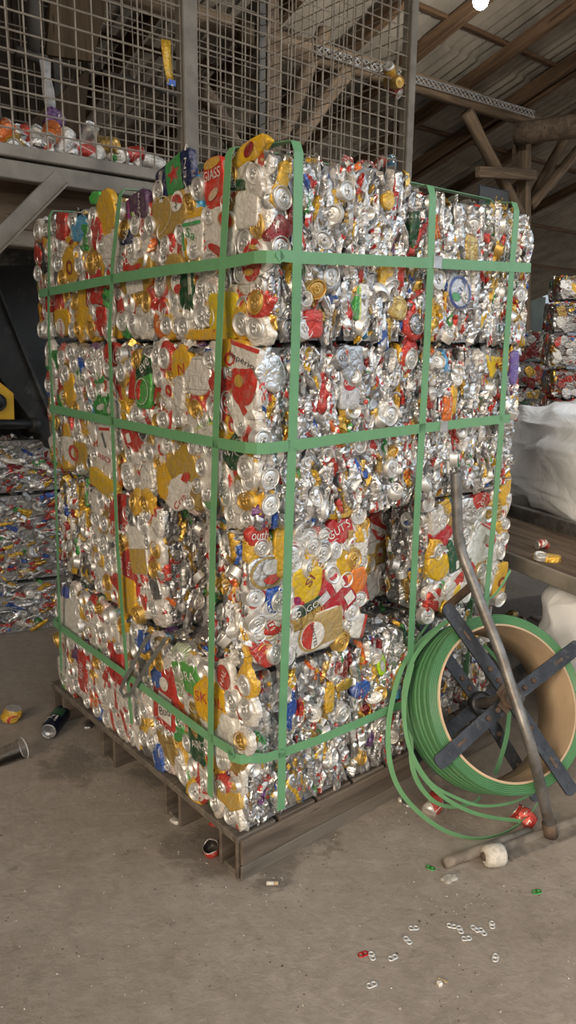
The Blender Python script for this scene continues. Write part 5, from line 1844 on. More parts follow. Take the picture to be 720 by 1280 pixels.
# loose cans heaped on the platform behind the mesh
G_P = 'loose cans heaped on the platform'
PC = [  # px, py, axis in the picture (right, up, toward viewer), print, dent, lid, label
    (4, 167, (.5, .8, .3), 'orange', 1, 'lid', 'orange and red can at the far left of the platform heap'),
    (14, 181, (-.2, -.3, .9), 'yellow', 0, 'lid', 'can lying end-on with a yellow rim, bottom left of the platform heap'),
    (32, 166, (.9, .2, .2), 'redwhite', 3, 'lid', 'crushed red can lying across the left of the platform heap'),
    (31, 181, (.3, .7, .4), 'silver', 3, 'lid', 'crushed bare silver can at the foot of the platform heap, left'),
    (45, 180, (.6, .3, .6), 'silver', 2, 'lid', 'dented silver can between the red and orange cans on the platform'),
    (64, 166, (-.45, -.55, .65), 'orange', 0, 'lid', 'big orange can tipped with its end toward the viewer'),
    (80, 178, (.45, .85, .1), 'white', 1, 'lid', 'white can tilted upright in the middle of the platform heap'),
    (56, 189, (.9, .1, .3), 'whitered', 2, 'lid', 'white and red can lying low on the platform edge'),
    (108, 173, (.1, .6, .7), 'silver', 0, 'lid', 'upright silver can showing its end on the platform'),
    (104, 188, (.8, -.3, .4), 'redwhite', 1, 'lid', 'red can with white lettering on the platform edge'),
    (90, 194, (.7, .1, .7), 'silver', 2, 'lid', 'silver can lying end-on at the platform edge below the white can'),
    (123, 193, (.5, .7, .2), 'white', 2, 'lid', 'dented white and silver can right of the red lettered can'),
    (130, 182, (.55, -.05, .8), 'goldplain', 0, 'lidgold', 'gold can lying with its gold end toward the viewer'),
    (138, 199, (.2, .6, .4), 'greenwhite', 2, 'lid', 'white can with green print on the platform edge'),
    (152, 197, (-.55, -.1, .8), 'silver', 0, 'lid', 'silver can lying with its round end toward the viewer'),
    (170, 194, (.9, .1, .2), 'red', 2, 'lid', 'red can lying flat near the right end of the platform heap'),
    (172, 205, (.8, .2, .5), 'silver', 3, 'lid', 'crushed silver can at the right foot of the platform heap'),
    (191, 204, (.85, -.25, .25), 'white', 1, 'lid', 'white can lying at the right end of the platform heap'),
    (20, 168, (.2, .5, .6), 'silver', 2, 'lid', 'dented silver can between the orange and red cans, left'),
    (44, 168, (.3, .6, .5), 'white', 2, 'lid', 'small white can behind the crushed red can'),
]
for i, (x, y, ax, pm, dn, lm, lb) in enumerate(PC):
    p = on_v(x, y, VC + .09)
    axis = DR * ax[0] + UP * ax[1] - DL * ax[2]
    loose_can(lb, p, axis, i * 1.3, dn, pm, G_P, lm, 1.02)
for i, (x, y, ax, pm, dn, lm, lb) in enumerate((
        (487, 91, (.75, -.35, -.5), 'yellow', 1, 'lid', 'silver and yellow can wedged in the mesh near the right steel post'),
        (491, 103, (-.1, -.2, .9), 'goldplain', 0, 'lidgold', 'gold can end poking through the mesh below the silver-yellow can'),
        (494, 113, (.2, -.5, .6), 'darkred', 2, 'lid', 'dark red can in the mesh beneath the gold can end'))):
    p = on_v(x, y, VC + .02)
    loose_can(lb, p, DR * ax[0] + UP * ax[1] - DL * ax[2], i * 2.1 + 1, dn, pm, None, lm, .98)
for i, (x, y, ax, pm, dn, lb) in enumerate((
        (477, 203, (.3, .75, .5), 'redwhite', 2, 'red and silver can behind the mesh, above the stack top near a steel post'),
        (488, 206, (-.5, -.7, .5), 'lightblue', 1, 'teal can behind the mesh leaning against a red and silver can'),
        (458, 208, (.9, .1, .3), 'red', 2, 'red can behind the mesh peeking over the stack top, left of the teal can'),
        (436, 204, (.9, -.2, .3), 'redwhite', 3, 'crushed red can behind the mesh, leftmost one over the stack top'))):
    p = on_v(x, y, VC + .12)
    loose_can(lb, p, DR * ax[0] + UP * ax[1] - DL * ax[2], i * 1.7 + .4, dn, pm, None, 'lid', 1.0)
# the heap they lie on, all but hidden behind the stack
vs = [S(1.75, VC + .05, 2.33), S(2.36, VC + .05, 2.33), S(2.36, VC + .9, 2.33), S(1.75, VC + .9, 2.33), S(1.95, VC + .10, 2.52), S(2.34, VC + .08, 2.53), S(2.30, VC + .6, 2.6), S(1.95, VC + .6, 2.55)]
o = build('can_heap', MB().add(vs, [(0, 3, 2, 1), (4, 5, 6, 7), (0, 1, 5, 4), (1, 2, 6, 5), (2, 3, 7, 6), (3, 0, 4, 7)]), M['core'])
o.modifiers.new('sub', 'SUBSURF').levels = 3
o.modifiers['sub'].subdivision_type = 'SIMPLE'
o.modifiers['sub'].render_levels = 3
o['kind'] = 'stuff'
o['label'] = 'heap of packed cans at the right end of the mesh cage'
o['category'] = 'can heap'

# ------------------------------------------------------------------ baling machine at the left edge
M['machine'] = simple('black_machine_steel', (.026, .025, .024), .5, .3, vary=.5, vscale=4, bump=.2, spots=((.12, .115, .11), 7, .5))
M['tread'] = NT('tread_plate')
tm = M['tread']
vv = tm.coord(rand=False)
tm.bump(tm.voro(tm.vmath('MULTIPLY', vv, (60, 60, 60)), 1.0), .8, .004)
M['tread'] = tm.fin(tm.mix(tm.ss(tm.noise(vv, 14, 5), .4, .7), (.055, .055, .055), (.14, .135, .13)), .5, .5)
VM = 2.12
bmw = thing('baling_machine', 'black steel baling machine under the cage platform at the left', 'machine', site_at(0, VM, 0))
MI_ = bmw.matrix_basis.inverted()


def mpart(nm, poly, v, th, m, label=None):
    mb = MB().prism([on_v(x, y, v) for x, y in poly], -DL, th)
    mb.v = [MI_ @ p for p in mb.v]
    return build(nm, mb, m, bmw, label=label)


mpart('back_panel', [(-90, 318), (110, 318), (110, 549), (-90, 549)], VM + .45, .03, M['machine'])
mpart('tread_plate', [(-60, 301), (85, 301), (85, 331), (-60, 333)], VM - .05, .05, M['tread'], 'grey tread plate')
mpart('chute', [(-60, 300), (0, 366), (62, 520), (66, 562), (0, 472), (-60, 400)], VM + .10, .30, M['machine'])
mpart('chute_lip', [(-60, 293), (0, 359), (63, 514), (62, 522), (0, 368), (-60, 301)], VM + .08, .34, M['machine'])
mpart('yellow_guard', [(-30, 470), (0, 478), (17, 492), (18, 532), (-30, 532)], VM + .09, .08, simple('machine_yellow', (.62, .35, .02), .5, vary=.2), 'yellow guard')
c = MI_ @ on_v(-4, 503, VM + .07)
rr_ = Matrix.Rotation(R(90), 4, 'X')
build('pulley', MB().lathe([(.004, .014), (.022, .014), (.026, .010), (.036, .010), (.040, .014), (.042, .0), (.004, .0)], 28, 0, T(c) @ rr_), M['machine'], bmw, True)
mb = MB().tube([MI_ @ on_v(-40, 530, VM + .06), MI_ @ on_v(44, 530, VM + .06)], .022, 10)
mb.tube([MI_ @ on_v(44, 523, VM + .06), MI_ @ on_v(44, 540, VM + .06)], .028, 10)
build('pipe', mb, M['machine'], bmw, True)
mb = MB().box(-1.6, .5, 1.02, 1.3, .0, 1.6)
build('body', mb, M['machine'], bmw)

# ------------------------------------------------------------------ other bales
def far_bale(label, group, mw, w, d, h, seed, pal, faces='LR', nparts=40, hor=True, flat=False):
    rng = random.Random(seed)
    root = thing('can_bale', label, 'bale', mw, group)
    for f in faces:
        fr = face_frame(f, w, d, h)
        if flat:
            o, a, b, n, A, B = fr
            for _ in range(nparts):
                x, y = rng.uniform(.03, A - .03), rng.uniform(.03, B - .03)
                mm = part_matrix(o, a, b, n, x, y, rng.uniform(-.004, .004) + edge_drop(x, y, A, B), rng.uniform(-1.6, 1.6), rng.gauss(0, .1), rng.gauss(0, .1), 1.1, 1.0, 1.3)
                if rng.random() < .3:
                    add('can_end', rng.choice(LIDS), M['lid'] if rng.random() < .8 else M['lidgold'], root, mm)
                else:
                    add('crushed_can', rng.choice(BODIES), M[pick(pal, rng)], root, mm)
        else:
            fill_edge(root, fr, rng, pal, nparts, PI / 2 if hor else 0, lids=nparts // 8, spread=.3)
    ang = PI / 2 if hor else 0
    me = bale_mass('packed_cans', w, d, h, {'L': 700, 'R': 900, 'T': 300, 'E': 200, 'B': 100}, {'*': MP(pal)}, rng, {f: ang for f in 'LREBT'})
    o = add('packed_cans', me, [m for m in me.materials], root)
    o['kind'] = 'stuff'
    return root


G_L = 'bales stacked behind the left side'
yl = R(24)
SL = Matrix(((math.cos(yl), -math.sin(yl), 0, 0), (math.sin(yl), math.cos(yl), 0, 0), (0, 0, 1, 0), (0, 0, 0, 1)))
b0 = at_z(0, 795, 0)
ex, ey = Vector((math.cos(yl), math.sin(yl), 0)), Vector((-math.sin(yl), math.cos(yl), 0))
for i, (z0, z1, lb, dx) in enumerate(((.0, .268, 'lowest bale of the stack at the left edge, resting on the floor', 0), (.274, .715, 'middle bale of the stack at the left edge, deepest of the three', .02), (.72, .985, 'uppermost bale of the stack at the left edge, under the black machine', -.01))):
    far_bale(lb, G_L, T(b0 - ex * (.45 + dx) + UP * z0) @ SL, 1.08, .6, z1 - z0, 51 + i, BACKP, 'R', 78)
G_R = 'dark bales stacked in the right background'


def zc_pt(px, py, zc):
    r = ray(px, py)
    return CAM + r * (zc * K / (r.y * math.cos(PITCH) - r.z * math.sin(PITCH)))


yr = R(-8)
SRm = Matrix(((math.cos(yr), -math.sin(yr), 0, 0), (math.sin(yr), math.cos(yr), 0, 0), (0, 0, 1, 0), (0, 0, 0, 1)))
zs = None
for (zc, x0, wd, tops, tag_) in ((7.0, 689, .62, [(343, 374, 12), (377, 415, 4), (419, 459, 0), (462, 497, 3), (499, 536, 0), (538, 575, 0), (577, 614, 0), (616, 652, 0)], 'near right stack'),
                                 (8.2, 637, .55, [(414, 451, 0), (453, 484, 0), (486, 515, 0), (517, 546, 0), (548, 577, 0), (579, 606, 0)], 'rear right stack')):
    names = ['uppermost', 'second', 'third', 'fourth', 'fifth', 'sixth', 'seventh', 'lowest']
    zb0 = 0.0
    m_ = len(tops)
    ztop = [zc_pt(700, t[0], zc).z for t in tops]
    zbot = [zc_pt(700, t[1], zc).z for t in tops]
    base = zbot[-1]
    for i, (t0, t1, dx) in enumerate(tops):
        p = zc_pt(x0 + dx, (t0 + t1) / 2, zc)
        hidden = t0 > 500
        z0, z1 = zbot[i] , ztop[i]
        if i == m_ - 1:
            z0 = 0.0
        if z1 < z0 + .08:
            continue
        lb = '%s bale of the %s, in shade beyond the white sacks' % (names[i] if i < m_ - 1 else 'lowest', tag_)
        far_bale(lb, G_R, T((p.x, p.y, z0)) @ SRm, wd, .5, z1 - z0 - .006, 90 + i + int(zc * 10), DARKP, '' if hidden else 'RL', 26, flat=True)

# ------------------------------------------------------------------ flatbed with white sacks at the right
M['sack'] = NT('woven_white_sack')
sm = M['sack']
vv = sm.coord(rand=False)
wv = sm.math('ADD', sm.math('SINE', sm.math('MULTIPLY', sm.noise(vv, 3, 1), 3.0)), sm.noise(vv, 9, 5, .6))
sm.bump(sm.noise(vv, 5, 4, .55, 1.2), .55, .03)
M['sack'] = sm.fin(sm.mix(sm.ss(sm.noise(vv, 5, 5), .35, .7), (.80, .83, .87), (.88, .91, .95)), .55, 0, .4)
fb = thing('flatbed_cart', 'timber-topped flatbed with a steel edge, holding the white sacks at the right', 'cart', site_at(1.55, -1.6, 0))
e0, e1 = at_z(636, 690, .72 * K), at_z(722, 723, .72 * K)
ed = (e1 - e0).normalized()             # along the front edge, toward the viewer
en = Vector((ed.y, -ed.x, 0))           # inward
if en.dot(DR) < 0:
    en = -en
E4 = basis(-ed, en, UP, e0) if (-ed).cross(en).z > 0 else basis(ed, en, UP, e0)
FI = fb.matrix_basis.inverted()
sgn = -1 if (-ed).cross(en).z > 0 else 1


def fbox(nm, a0, a1, n0, n1, z0, z1, m, bev=.004, label=None):
    x0, x1 = sorted((a0 * sgn, a1 * sgn))
    return build(nm, MB().box(x0, x1, n0, n1, z0, z1, 0, None, bev), m, fb, mw=FI @ E4, label=label)


for i in range(4):
    fbox('deck_plank', -.7, 1.3, .004 + i * .105, .004 + i * .105 + .103, -.03, .0, wood_mat('deck_plank_wood', (.075, .055, .04), (.17, .125, .09), 0, 5))
fbox('steel_edge', -.7, 1.3, -.012, .003, -.06, .001, M['cagesteel'])
fbox('bed_floor', -.7, 1.3, .43, 1.9, -.05, -.012, M['plank'])
fbox('curb', -.7, 1.3, .424, .465, -.03, .055, M['iron'])
for a_ in (-.6, 1.2):
    for n_ in (.85, 1.75):
        fbox('leg', a_, a_ + .06, n_, n_ + .06, -.72 * K + .001, -.05, M['cagesteel'])


def sack(name, label, c, size, seed, droop=.0, fold=1.0):
    """a big soft woven sack: rounded box pushed out and creased"""
    V, F = [], []
    n, m_ = 220, 130
    for j in range(m_ + 1):
        ph = -PI / 2 + PI * j / m_
        for i in range(n):
            th = 2 * PI * i / n
            sp = lambda q, e: math.copysign(abs(q) ** e, q)
            x = sp(math.cos(ph), .35) * sp(math.cos(th), .4)
            y = sp(math.cos(ph), .35) * sp(math.sin(th), .4)
            z = sp(math.sin(ph), .42)
            p = Vector((x * size[0], y * size[1], z * size[2]))
            q = p * 2.2 + Vector((seed, 0, 0))
            f1 = 1 - abs(noise.noise(Vector((p.x * 1.5 + p.z * 1.6 + seed, p.y * 1.5, p.z * 5.5 - p.x * .9))))
            f2 = 1 - abs(noise.noise(Vector((p.x * 4.5 - p.z * 5, p.y * 4.5 + seed, p.z * 11 + p.x * 2))))
            k = .05 * noise.noise(q) + fold * (.085 * (f1 ** 4 - .5) + .030 * (f2 ** 4 - .5))
            p += Vector((x, y, z * .8)).normalized() * k
            if z > 0:
                p.z += droop * z * noise.noise((p.x * 1.7 + seed, p.y * 1.7, 2))
            V.append(p)
    for j in range(m_):
        for i in range(n):
            F.append((j * n + i, j * n + (i + 1) % n, (j + 1) * n + (i + 1) % n, (j + 1) * n + i))
    mb = MB().add(V, F)
    t = thing(name, label, 'sack', c)
    build('sack_cloth', mb, M['sack'], t, True)
    return t


E4c = lambda a_, n_, z_: E4 @ T((a_ * sgn, n_, z_))
s1 = sack('white_sack', 'big slumped white woven sack on the flatbed at the right', E4c(-.15, 1.12, .235), (1.15, .62, .265), 3.1, .10)
s3 = sack('white_sack', 'white woven sack bulging out under the flatbed', E4c(.46, .42, -.345), (.44, .36, .265), 5.7, 0, .5)
for nm, pts_ in (('stitch_line', [(.10, .515, .02), (.11, .475, .25), (.13, .60, .45)]), ('stitch_line', [(.42, .510, .02), (.44, .475, .25), (.45, .62, .45)])):
    pass
p = at_z(680, 681, .72 * K + .018)
loose_can('red and silver crushed can lying on the flatbed deck', p, Vector((.9, .3, 0)), 1.0, 4, 'redwhite', None, 'lid', .62)
p = at_z(684, 696, .72 * K + .014)
t_ = thing('crushed_can', 'yellow crushed can lying on the flatbed deck', 'can', T(p - UP * .010))
vs, fs, uv, _ = can_wall('oval', .030, .052, 12.3, jag=.2, dome=.012, amp=.006)
add('can_wall', wall_mesh('can_wall', vs, fs, uv), M['yellow'], t_, T((0, 0, .012)) @ Matrix.Rotation(R(60), 4, 'Z'))
add('can_end', LIDS[1], M['lid'], t_, T((-.028, -.010, .020)) @ Matrix.Rotation(R(20), 4, 'X') @ Matrix.Scale(.9, 4))

# ------------------------------------------------------------------ litter on the floor
M['tabs'] = simple('pull_tab_aluminium', (.62, .62, .62), .5, .6, vary=.1)
M['tabred'] = simple('red_tab', (.50, .03, .03), .35, .6)
M['tabgreen'] = simple('green_tab', (.03, .30, .05), .35, .6)


def tab_mesh():
    mb = MB()
    HL, HW, n = .0058, .0075, 40          # half straight length, half width of the stadium outline

    def out(cx, t):
        dx, dy = math.cos(t), math.sin(t)
        lo, hi = 0.0, .05
        for _ in range(24):
            mid = (lo + hi) / 2
            x, y = cx + dx * mid, dy * mid
            ins = (x * cx >= 0) and (abs(y) <= HW if abs(x) <= HL else math.hypot(abs(x) - HL, y) <= HW)
            lo, hi = (mid, hi) if ins else (lo, mid)
        return cx + dx * lo, dy * lo
    for (cx, hx, hy) in ((-.0062, .0036, .0044), (.0058, .0034, .0034)):
        o = len(mb.v)
        for k in range(n):
            t = 2 * PI * k / n
            X, Y = out(cx, t)
            x, y = cx + hx * math.cos(t), hy * math.sin(t)
            for f, z in ((0, .0002), (.12, .0016), (.5, .0019), (.9, .0015), (1, .0002)):
                mb.v.append(Vector((x + (X - x) * f, y + (Y - y) * f, z)))
        for k in range(n):
            for j in range(4):
                p, q_ = o + k * 5 + j, o + (k + 1) % n * 5 + j
                mb.f.append([p, q_, q_ + 1, p + 1])
                mb.mi.append(0)
    me = mb.mesh('pull_tab', True)
    fix_normals(me)
    return me


TAB = tab_mesh()
G_T = 'can pull tabs scattered on the floor'
TABS = [(517, 1160, 5, 's', 'silver pull tab, upper of the pair left of the main group'), (509.6, 1175.4, -60, 's', 'silver pull tab, lower of the pair left of the main group'),
        (465, 1195, -80, 's', 'silver pull tab touching the red pull tab'), (491, 1197, 30, 's', 'silver pull tab lying alone right of the red one'),
        (464.6, 1231, 25, 's', 'silver pull tab nearest the viewer'), (564.6, 1157.5, -15, 's', 'silver pull tab at the left end of the main group'),
        (575, 1162, -80, 's', 'silver pull tab standing next to the left end of the main group'), (583, 1173, 8, 's', 'silver pull tab lowest in the main group'),
        (594, 1161, -50, 's', 'silver pull tab, left of the close pair in the main group'), (603, 1164.6, -65, 's', 'silver pull tab, right of the close pair in the main group'),
        (615, 1156, 75, 's', 'silver pull tab at the right end of the main group'), (619, 1197, 65, 's', 'silver pull tab lying alone at the lower right'),
        (454, 1193, 25, 'r', 'red pull tab on the floor beside a silver one'), (538, 1085, -35, 'g', 'green pull tab near the white roller wheel'), (671, 1115, 15, 'g', 'green pull tab on the floor at the right')]
for (x, y, a_, c_, lb) in TABS:
    o = add('pull_tab', TAB, {'s': M['tabs'], 'r': M['tabred'], 'g': M['tabgreen']}[c_], None, T(at_z(x, y, .0006)) @ Matrix.Rotation(R(a_), 4, 'Z') @ Matrix.Scale(1.08, 4))
    tag(o, lb, 'pull tab', G_T)

# yellow crushed can at the left
p = at_z(13, 902, .0)
yc = thing('crushed_can', 'yellow crushed can on the floor at the left edge', 'can', T(p))
b_, l_, s_ = can_meshes(31, .75)
Mz = T((0, 0, .003)) @ Matrix.Rotation(R(12), 4, 'Y') @ Matrix.Diagonal((1.1, 1.0, .62, 1))
add('can_body', b_, M['yellowred'], yc, Mz)
add('can_lid', l_, M['lid'], yc, Mz)
add('can_base', s_, M['lid'], yc, Mz)
# tall dark can lying beside the pallet
a, b = at_z(61, 914, .033), at_z(81, 886, .033)
dc = thing('beer_can', 'tall dark blue and green can lying beside the far pallet legs', 'can')
ax_ = (b - a).normalized()
sd_ = ax_.cross(UP).normalized()
dc.matrix_basis = basis(sd_, UP, -ax_, a + ax_ * .165) @ T((0, 0, 0))
prof = [(.0285, .012), (.0318, .022), (.033, .030), (.033, .150), (.0320, .158), (.0290, .167)]
mb = MB().lathe(prof, 32)
build('can_body', mb, simple('dark_navy_can', (.012, .018, .040), .35, .5, vary=.3, vscale=20), dc, True)
build('can_end', MB().lathe([(.0290, .167), (.0275, .170), (.0255, .1685), (.0225, .160), (.012, .156), (.0001, .155)], 32), M['silver2'], dc, True)
build('can_end', MB().lathe([(.0285, .012), (.0268, .006), (.0258, .005), (.0240, .008), (.0001, .009)], 32), M['lid'], dc, True)
mb = MB()
bandv = []
for i in range(9):                       # green label field on the upper side
    for j in range(7):
        t = PI / 2 + (-.85 + 1.7 * i / 8)
        bandv.append((.0334 * math.cos(t), .0334 * math.sin(t), .045 + .05 * j / 6))
mb.add(bandv, [(i * 7 + j, i * 7 + j + 1, (i + 1) * 7 + j + 1, (i + 1) * 7 + j) for i in range(8) for j in range(6)])
build('label_field', mb, simple('can_green', (.05, .13, .07), .4, .4), dc, True, label='dark green label field')
gv, gf = text_geo('ki')
mb = MB()
mb.add([(.0340 * math.cos(PI / 2 + .1 - x * .62), .0340 * math.sin(PI / 2 + .1 - x * .62), .122 + y * .020) for x, y in gv], gf)
build('lettering', mb, simple('can_letter_white', (.62, .62, .62), .4), dc, fix=False, label='white letters')
# clear plastic cup
a, b = at_z(29, 935, .036), at_z(-12, 952, .030)
cupm = NT('clear_plastic')
cupm.b.inputs['Transmission Weight'].default_value = 1.0
cupm.b.inputs['IOR'].default_value = 1.25
cupm.fin((.97, .97, .97), .08)
ax_ = (a - b).normalized()
sd_ = ax_.cross(UP).normalized()
cup = thing('plastic_cup', 'clear plastic cup lying on its side at the left edge', 'cup', basis(sd_, sd_.cross(ax_) * -1, ax_, b + ax_ * 0))
L_ = (a - b).length
build('cup_wall', MB().lathe([(.0001, -.0002), (.024, 0), (.0255, .003), (.035, L_ * .8), (.0362, L_ - .006), (.0385, L_ - .003), (.0385, L_), (.0372, L_), (.0352, L_ - .006), (.0340, L_ * .8), (.0245, .004), (.0001, .0012)], 40), cupm.m, cup, True)
build('rim', MB().lathe([(.0362, L_ - .001), (.0388, L_ - .001), (.0394, L_ + .001), (.0388, L_ + .003), (.0362, L_ + .003), (.0362, L_ - .001)], 40), simple('cup_rim', (.55, .55, .55), .3), cup, True)
for k in (.55, .7):
    r_k = .0255 + (.035 - .0255) * k
    build('rib', MB().lathe([(r_k + .0004, L_ * k - .001), (r_k + .0012, L_ * k), (r_k + .0004, L_ * k + .001)], 40), cupm.m, cup, True)
# can stub next to the near pallet corner
stub = thing('can_stub', 'torn open red and silver can stub under the near pallet corner', 'can', T(at_z(265, 1066, 0)))
rg = random.Random(5)
fnb = lambda p: Vector((p.x * (1 + .25 * noise.noise((p.x * 40, p.y * 40, 3))), p.y * (1 + .2 * noise.noise((p.x * 40, p.y * 40, 9))), p.z + .008 * noise.noise((p.x * 50, p.y * 50, 1)) * (p.z > .01)))
build('can_body', MB().lathe([(.0001, .004), (.024, .001), (.030, .008), (.031, .020), (.030, .034), (.0285, .034), (.0310, .034), (.0300, .034)], 26, 0, None, fnb), M['redwhite'], stub, True)
build('inside', MB().lathe([(.0298, .0345), (.0290, .030), (.0285, .012), (.020, .006), (.0001, .005)], 26, 0, None, fnb), simple('dark_can_inside', (.05, .045, .04), .5, .6), stub, True, label='dark inside')
stub.matrix_basis = T(at_z(266, 1066, 0.002)) @ Matrix.Rotation(R(20), 4, 'X') @ Matrix.Rotation(R(-10), 4, 'Y') @ Matrix.Diagonal((.78, .78, .9, 1))
build('torn_rim', MB().lathe([(.0286, .033), (.0305, .036), (.031, .033), (.0286, .033)], 26, 0, None, fnb), M['lid'], stub, True)
# crushed red cans below the coil, and more scraps
loose_can('red and silver crushed can under the coil at its left', at_z(543, 1001, .024), Vector((.35, .5, .25)), .3, 4, 'redwhite', None, 'lid', .86, 'crushed_can')
loose_can('red and gold crushed can under the coil by the pipe foot', at_z(650, 1018, .026), Vector((-.6, .3, .45)), 1.8, 4, 'red', None, 'lid', .90, 'crushed_can')
loose_can('dark red crushed can on the floor behind the right end of the stack', at_z(651, 778, .03), Vector((.8, .4, .1)), .5, 3, 'darkred', 'cans behind the stack', 'lid', 1.0, 'crushed_can')
loose_can('gold and silver crushed can resting behind the right end of the stack', at_z(640, 768, .04), Vector((.5, .6, .3)), 1.5, 3, 'goldplain', 'cans behind the stack', 'lid', 1.0, 'crushed_can')


def scrap(name, label, cat, p, a, b, m, rz=0, sh='hex', dome=.006, seed=1.0, jag=.35):
    vs, fs, uv, _ = can_wall(sh, a, b, seed, jag=jag, dome=dome, amp=dome * .7, rings=5, seg=20)
    vs = [(x, y, max(z, -.004) + .004) for x, y, z in vs]
    o = add(name, wall_mesh(name, vs, fs, uv), m, None, T(p) @ Matrix.Rotation(R(rz), 4, 'Z'))
    return tag(o, label, cat)


scrap('foil_scrap', 'small dark foil scrap on the floor behind the lying dark can', 'scrap', at_z(110, 907), .018, .030, M['silver2'], 20, seed=4.4, dome=.012)
scrap('foil_scrap', 'small whitish foil scrap by the second pallet leg', 'scrap', at_z(220, 1027), .012, .018, M['white'], 50, 'box', seed=6.4)
scrap('foil_scrap', 'tiny blue scrap by the second pallet leg', 'scrap', at_z(218, 1017), .010, .016, M['blue'], 10, seed=7.7)
scrap('foil_scrap', 'tiny red scrap on the floor under the pallet edge', 'scrap', at_z(267, 1032), .006, .014, M['red'], 80, seed=8.7)
scrap('foil_scrap', 'small scrap of foil beside the pallet side board', 'scrap', at_z(508, 1006), .012, .020, M['silver2'], 40, seed=9.2)
scrap('foil_scrap', 'tiny white scrap beside the pallet side board', 'scrap', at_z(500, 1001), .006, .010, M['white'], 0, seed=10.2)
scrap('paper_scrap', 'whitish paint-like smear of paper on the floor near the green tab', 'scrap', at_z(562, 1099), .024, .014, simple('pale_smear', (.34, .32, .28), .9, vary=.3, vscale=60), 20, 'oval', .0015, 3.7)
scrap('paper_scrap', 'tiny white paper scrap on the floor below the pull tabs', 'scrap', at_z(550, 1231), .006, .006, M['white'], 20, 'box', .003, 3.9)
scrap('foil_scrap', 'flat silver foil scrap on the floor under the flatbed', 'scrap', at_z(675, 774), .03, .05, M['silver2'], 60, 'oval', .006, 5.2)
tag(build('wood_splinter', MB().box(-.011, .011, -.002, .002, 0, .003, 0, T(at_z(553.5, 1226)) @ Matrix.Rotation(R(-30), 4, 'Z')), simple('splinter', (.42, .30, .18), .8)), 'tiny wooden splinter on the floor below the pull tabs', 'splinter')
a = at_z(333, 1104, .006)
b = at_z(348, 1104, .006)
cb = thing('cigarette_butt', 'cigarette butt on the floor by the near pallet corner', 'cigarette butt', T(a))
build('paper_tube', MB().tube([(0, 0, 0), (b - a) * .62], .0055, 10), simple('butt_paper', (.55, .52, .47), .8), cb, True)
build('filter', MB().tube([(b - a) * .62, (b - a)], .0057, 10), simple('butt_filter', (.40, .30, .2), .8), cb, True)
a, b = at_z(690, 771, .02), at_z(735, 786, .02)
timb = build('loose_plank', MB().box(0, (b - a).length, -.06, .06, -.02, .02, 0, None, .003), M['plank'], None, False, T(a) @ Matrix.Rotation(math.atan2((b - a).y, (b - a).x), 4, 'Z'))
tag(timb, 'short dark plank on the floor below the flatbed', 'plank')

# grit and crumbs swept about the floor
mb = MB()
rg = random.Random(77)
for _ in range(900):
    if rg.random() < .5:
        p = at_z(rg.uniform(-20, 740), rg.uniform(880, 1290), 0)
    else:
        c_ = rg.choice(((200, 985), (240, 1040), (510, 1005), (400, 1060), (120, 930), (330, 1110), (560, 1120)))
        p = at_z(c_[0] + rg.gauss(0, 45), c_[1] + rg.gauss(0, 16), 0)
    q_ = loc(p)
    if -.03 < q_.x < 1.4 and -.03 < q_.y < 1.4:
        continue
    r_ = rg.uniform(.0008, .0026) * (1.6 if rg.random() < .1 else 1)
    a_ = rg.uniform(0, 6.28)
    vs = [(p.x + r_ * rg.uniform(.7, 1.6) * math.cos(a_ + k * 1.57), p.y + r_ * rg.uniform(.7, 1.6) * math.sin(a_ + k * 1.57), .0002) for k in range(4)] + [(p.x, p.y, r_ * 1.1)]
    mb.add(vs, [(0, 1, 4), (1, 2, 4), (2, 3, 4), (3, 0, 4)], rg.choices((0, 1, 2), (5, 4, 2))[0])
o = build('floor_grit', mb, [simple('dark_grit', (.06, .05, .042), .9), simple('pale_grit', (.34, .30, .26), .9), simple('tin_grit', (.4, .4, .4), .5, .5)])
o['kind'] = 'stuff'
o['label'] = 'specks of grit and metal crumbs scattered over the concrete floor'
o['category'] = 'grit'

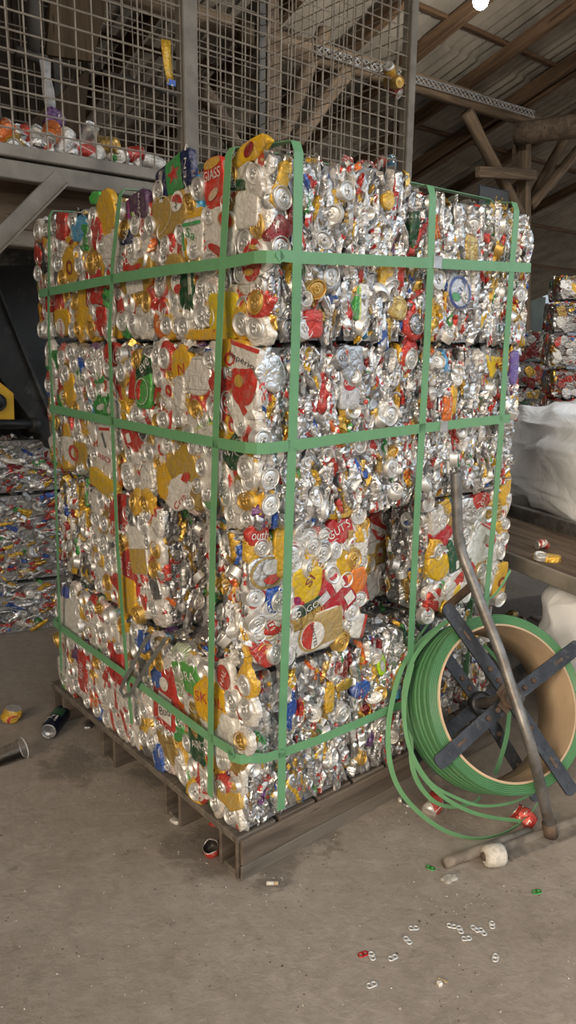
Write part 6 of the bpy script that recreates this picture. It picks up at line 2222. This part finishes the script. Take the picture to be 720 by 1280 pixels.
# ------------------------------------------------------------------ light: an open shed front behind the camera
w = bpy.data.worlds.new('open_yard_sky')
scene.world = w
w.use_nodes = True
nt = w.node_tree
nt.nodes.clear()
out = nt.nodes.new('ShaderNodeOutputWorld')
bg = nt.nodes.new('ShaderNodeBackground')
tc = nt.nodes.new('ShaderNodeTexCoord')
sep = nt.nodes.new('ShaderNodeSeparateXYZ')
nt.links.new(tc.outputs['Generated'], sep.inputs[0])
dot = nt.nodes.new('ShaderNodeVectorMath')
dot.operation = 'DOT_PRODUCT'
nt.links.new(tc.outputs['Generated'], dot.inputs[0])
dot.inputs[1].default_value = tuple(-DR)
mr = nt.nodes.new('ShaderNodeMapRange')
mr.inputs[1].default_value = -.4
mr.inputs[2].default_value = .9
nt.links.new(dot.outputs['Value'], mr.inputs[0])
mx = nt.nodes.new('ShaderNodeMix')
mx.data_type = 'RGBA'
mx.inputs[6].default_value = (.80, .90, 1.0, 1)
mx.inputs[7].default_value = (1.0, .86, .68, 1)
nt.links.new(mr.outputs[0], mx.inputs[0])
el = nt.nodes.new('ShaderNodeMapRange')       # brighter above the horizon than below
el.inputs[1].default_value = .02
el.inputs[2].default_value = .22
el.inputs[3].default_value = .12
el.inputs[4].default_value = 1.0
nt.links.new(sep.outputs['Z'], el.inputs[0])
st = nt.nodes.new('ShaderNodeMath')
st.operation = 'MULTIPLY'
st.inputs[1].default_value = 1.5
nt.links.new(el.outputs[0], st.inputs[0])
nt.links.new(mx.outputs[2], bg.inputs[0])
nt.links.new(st.outputs[0], bg.inputs[1])
nt.links.new(bg.outputs[0], out.inputs[0])


def sun(name, d, e, c, ang):
    ld = bpy.data.lights.new(name, 'SUN')
    ld.energy, ld.color, ld.angle = e, c, ang
    o = bpy.data.objects.new(name, ld)
    col.objects.link(o)
    o.rotation_euler = Vector(d).to_track_quat('-Z', 'Y').to_euler()
    return o


# low hazy sun through the open side, from the left behind the camera
sun('hazy_sun', DR * .92 + DL * .16 - UP * .50, 4.2, (1.0, .80, .57), R(35))

vs_ = scene.view_settings
scene.display_settings.display_device = 'sRGB'
vs_.view_transform = 'Standard'
vs_.look = 'None'
vs_.gamma = 1
vs_.use_curve_mapping = False
vs_.exposure = 0.55
scene.cycles.use_denoising = True
scene.cycles.max_bounces = 6
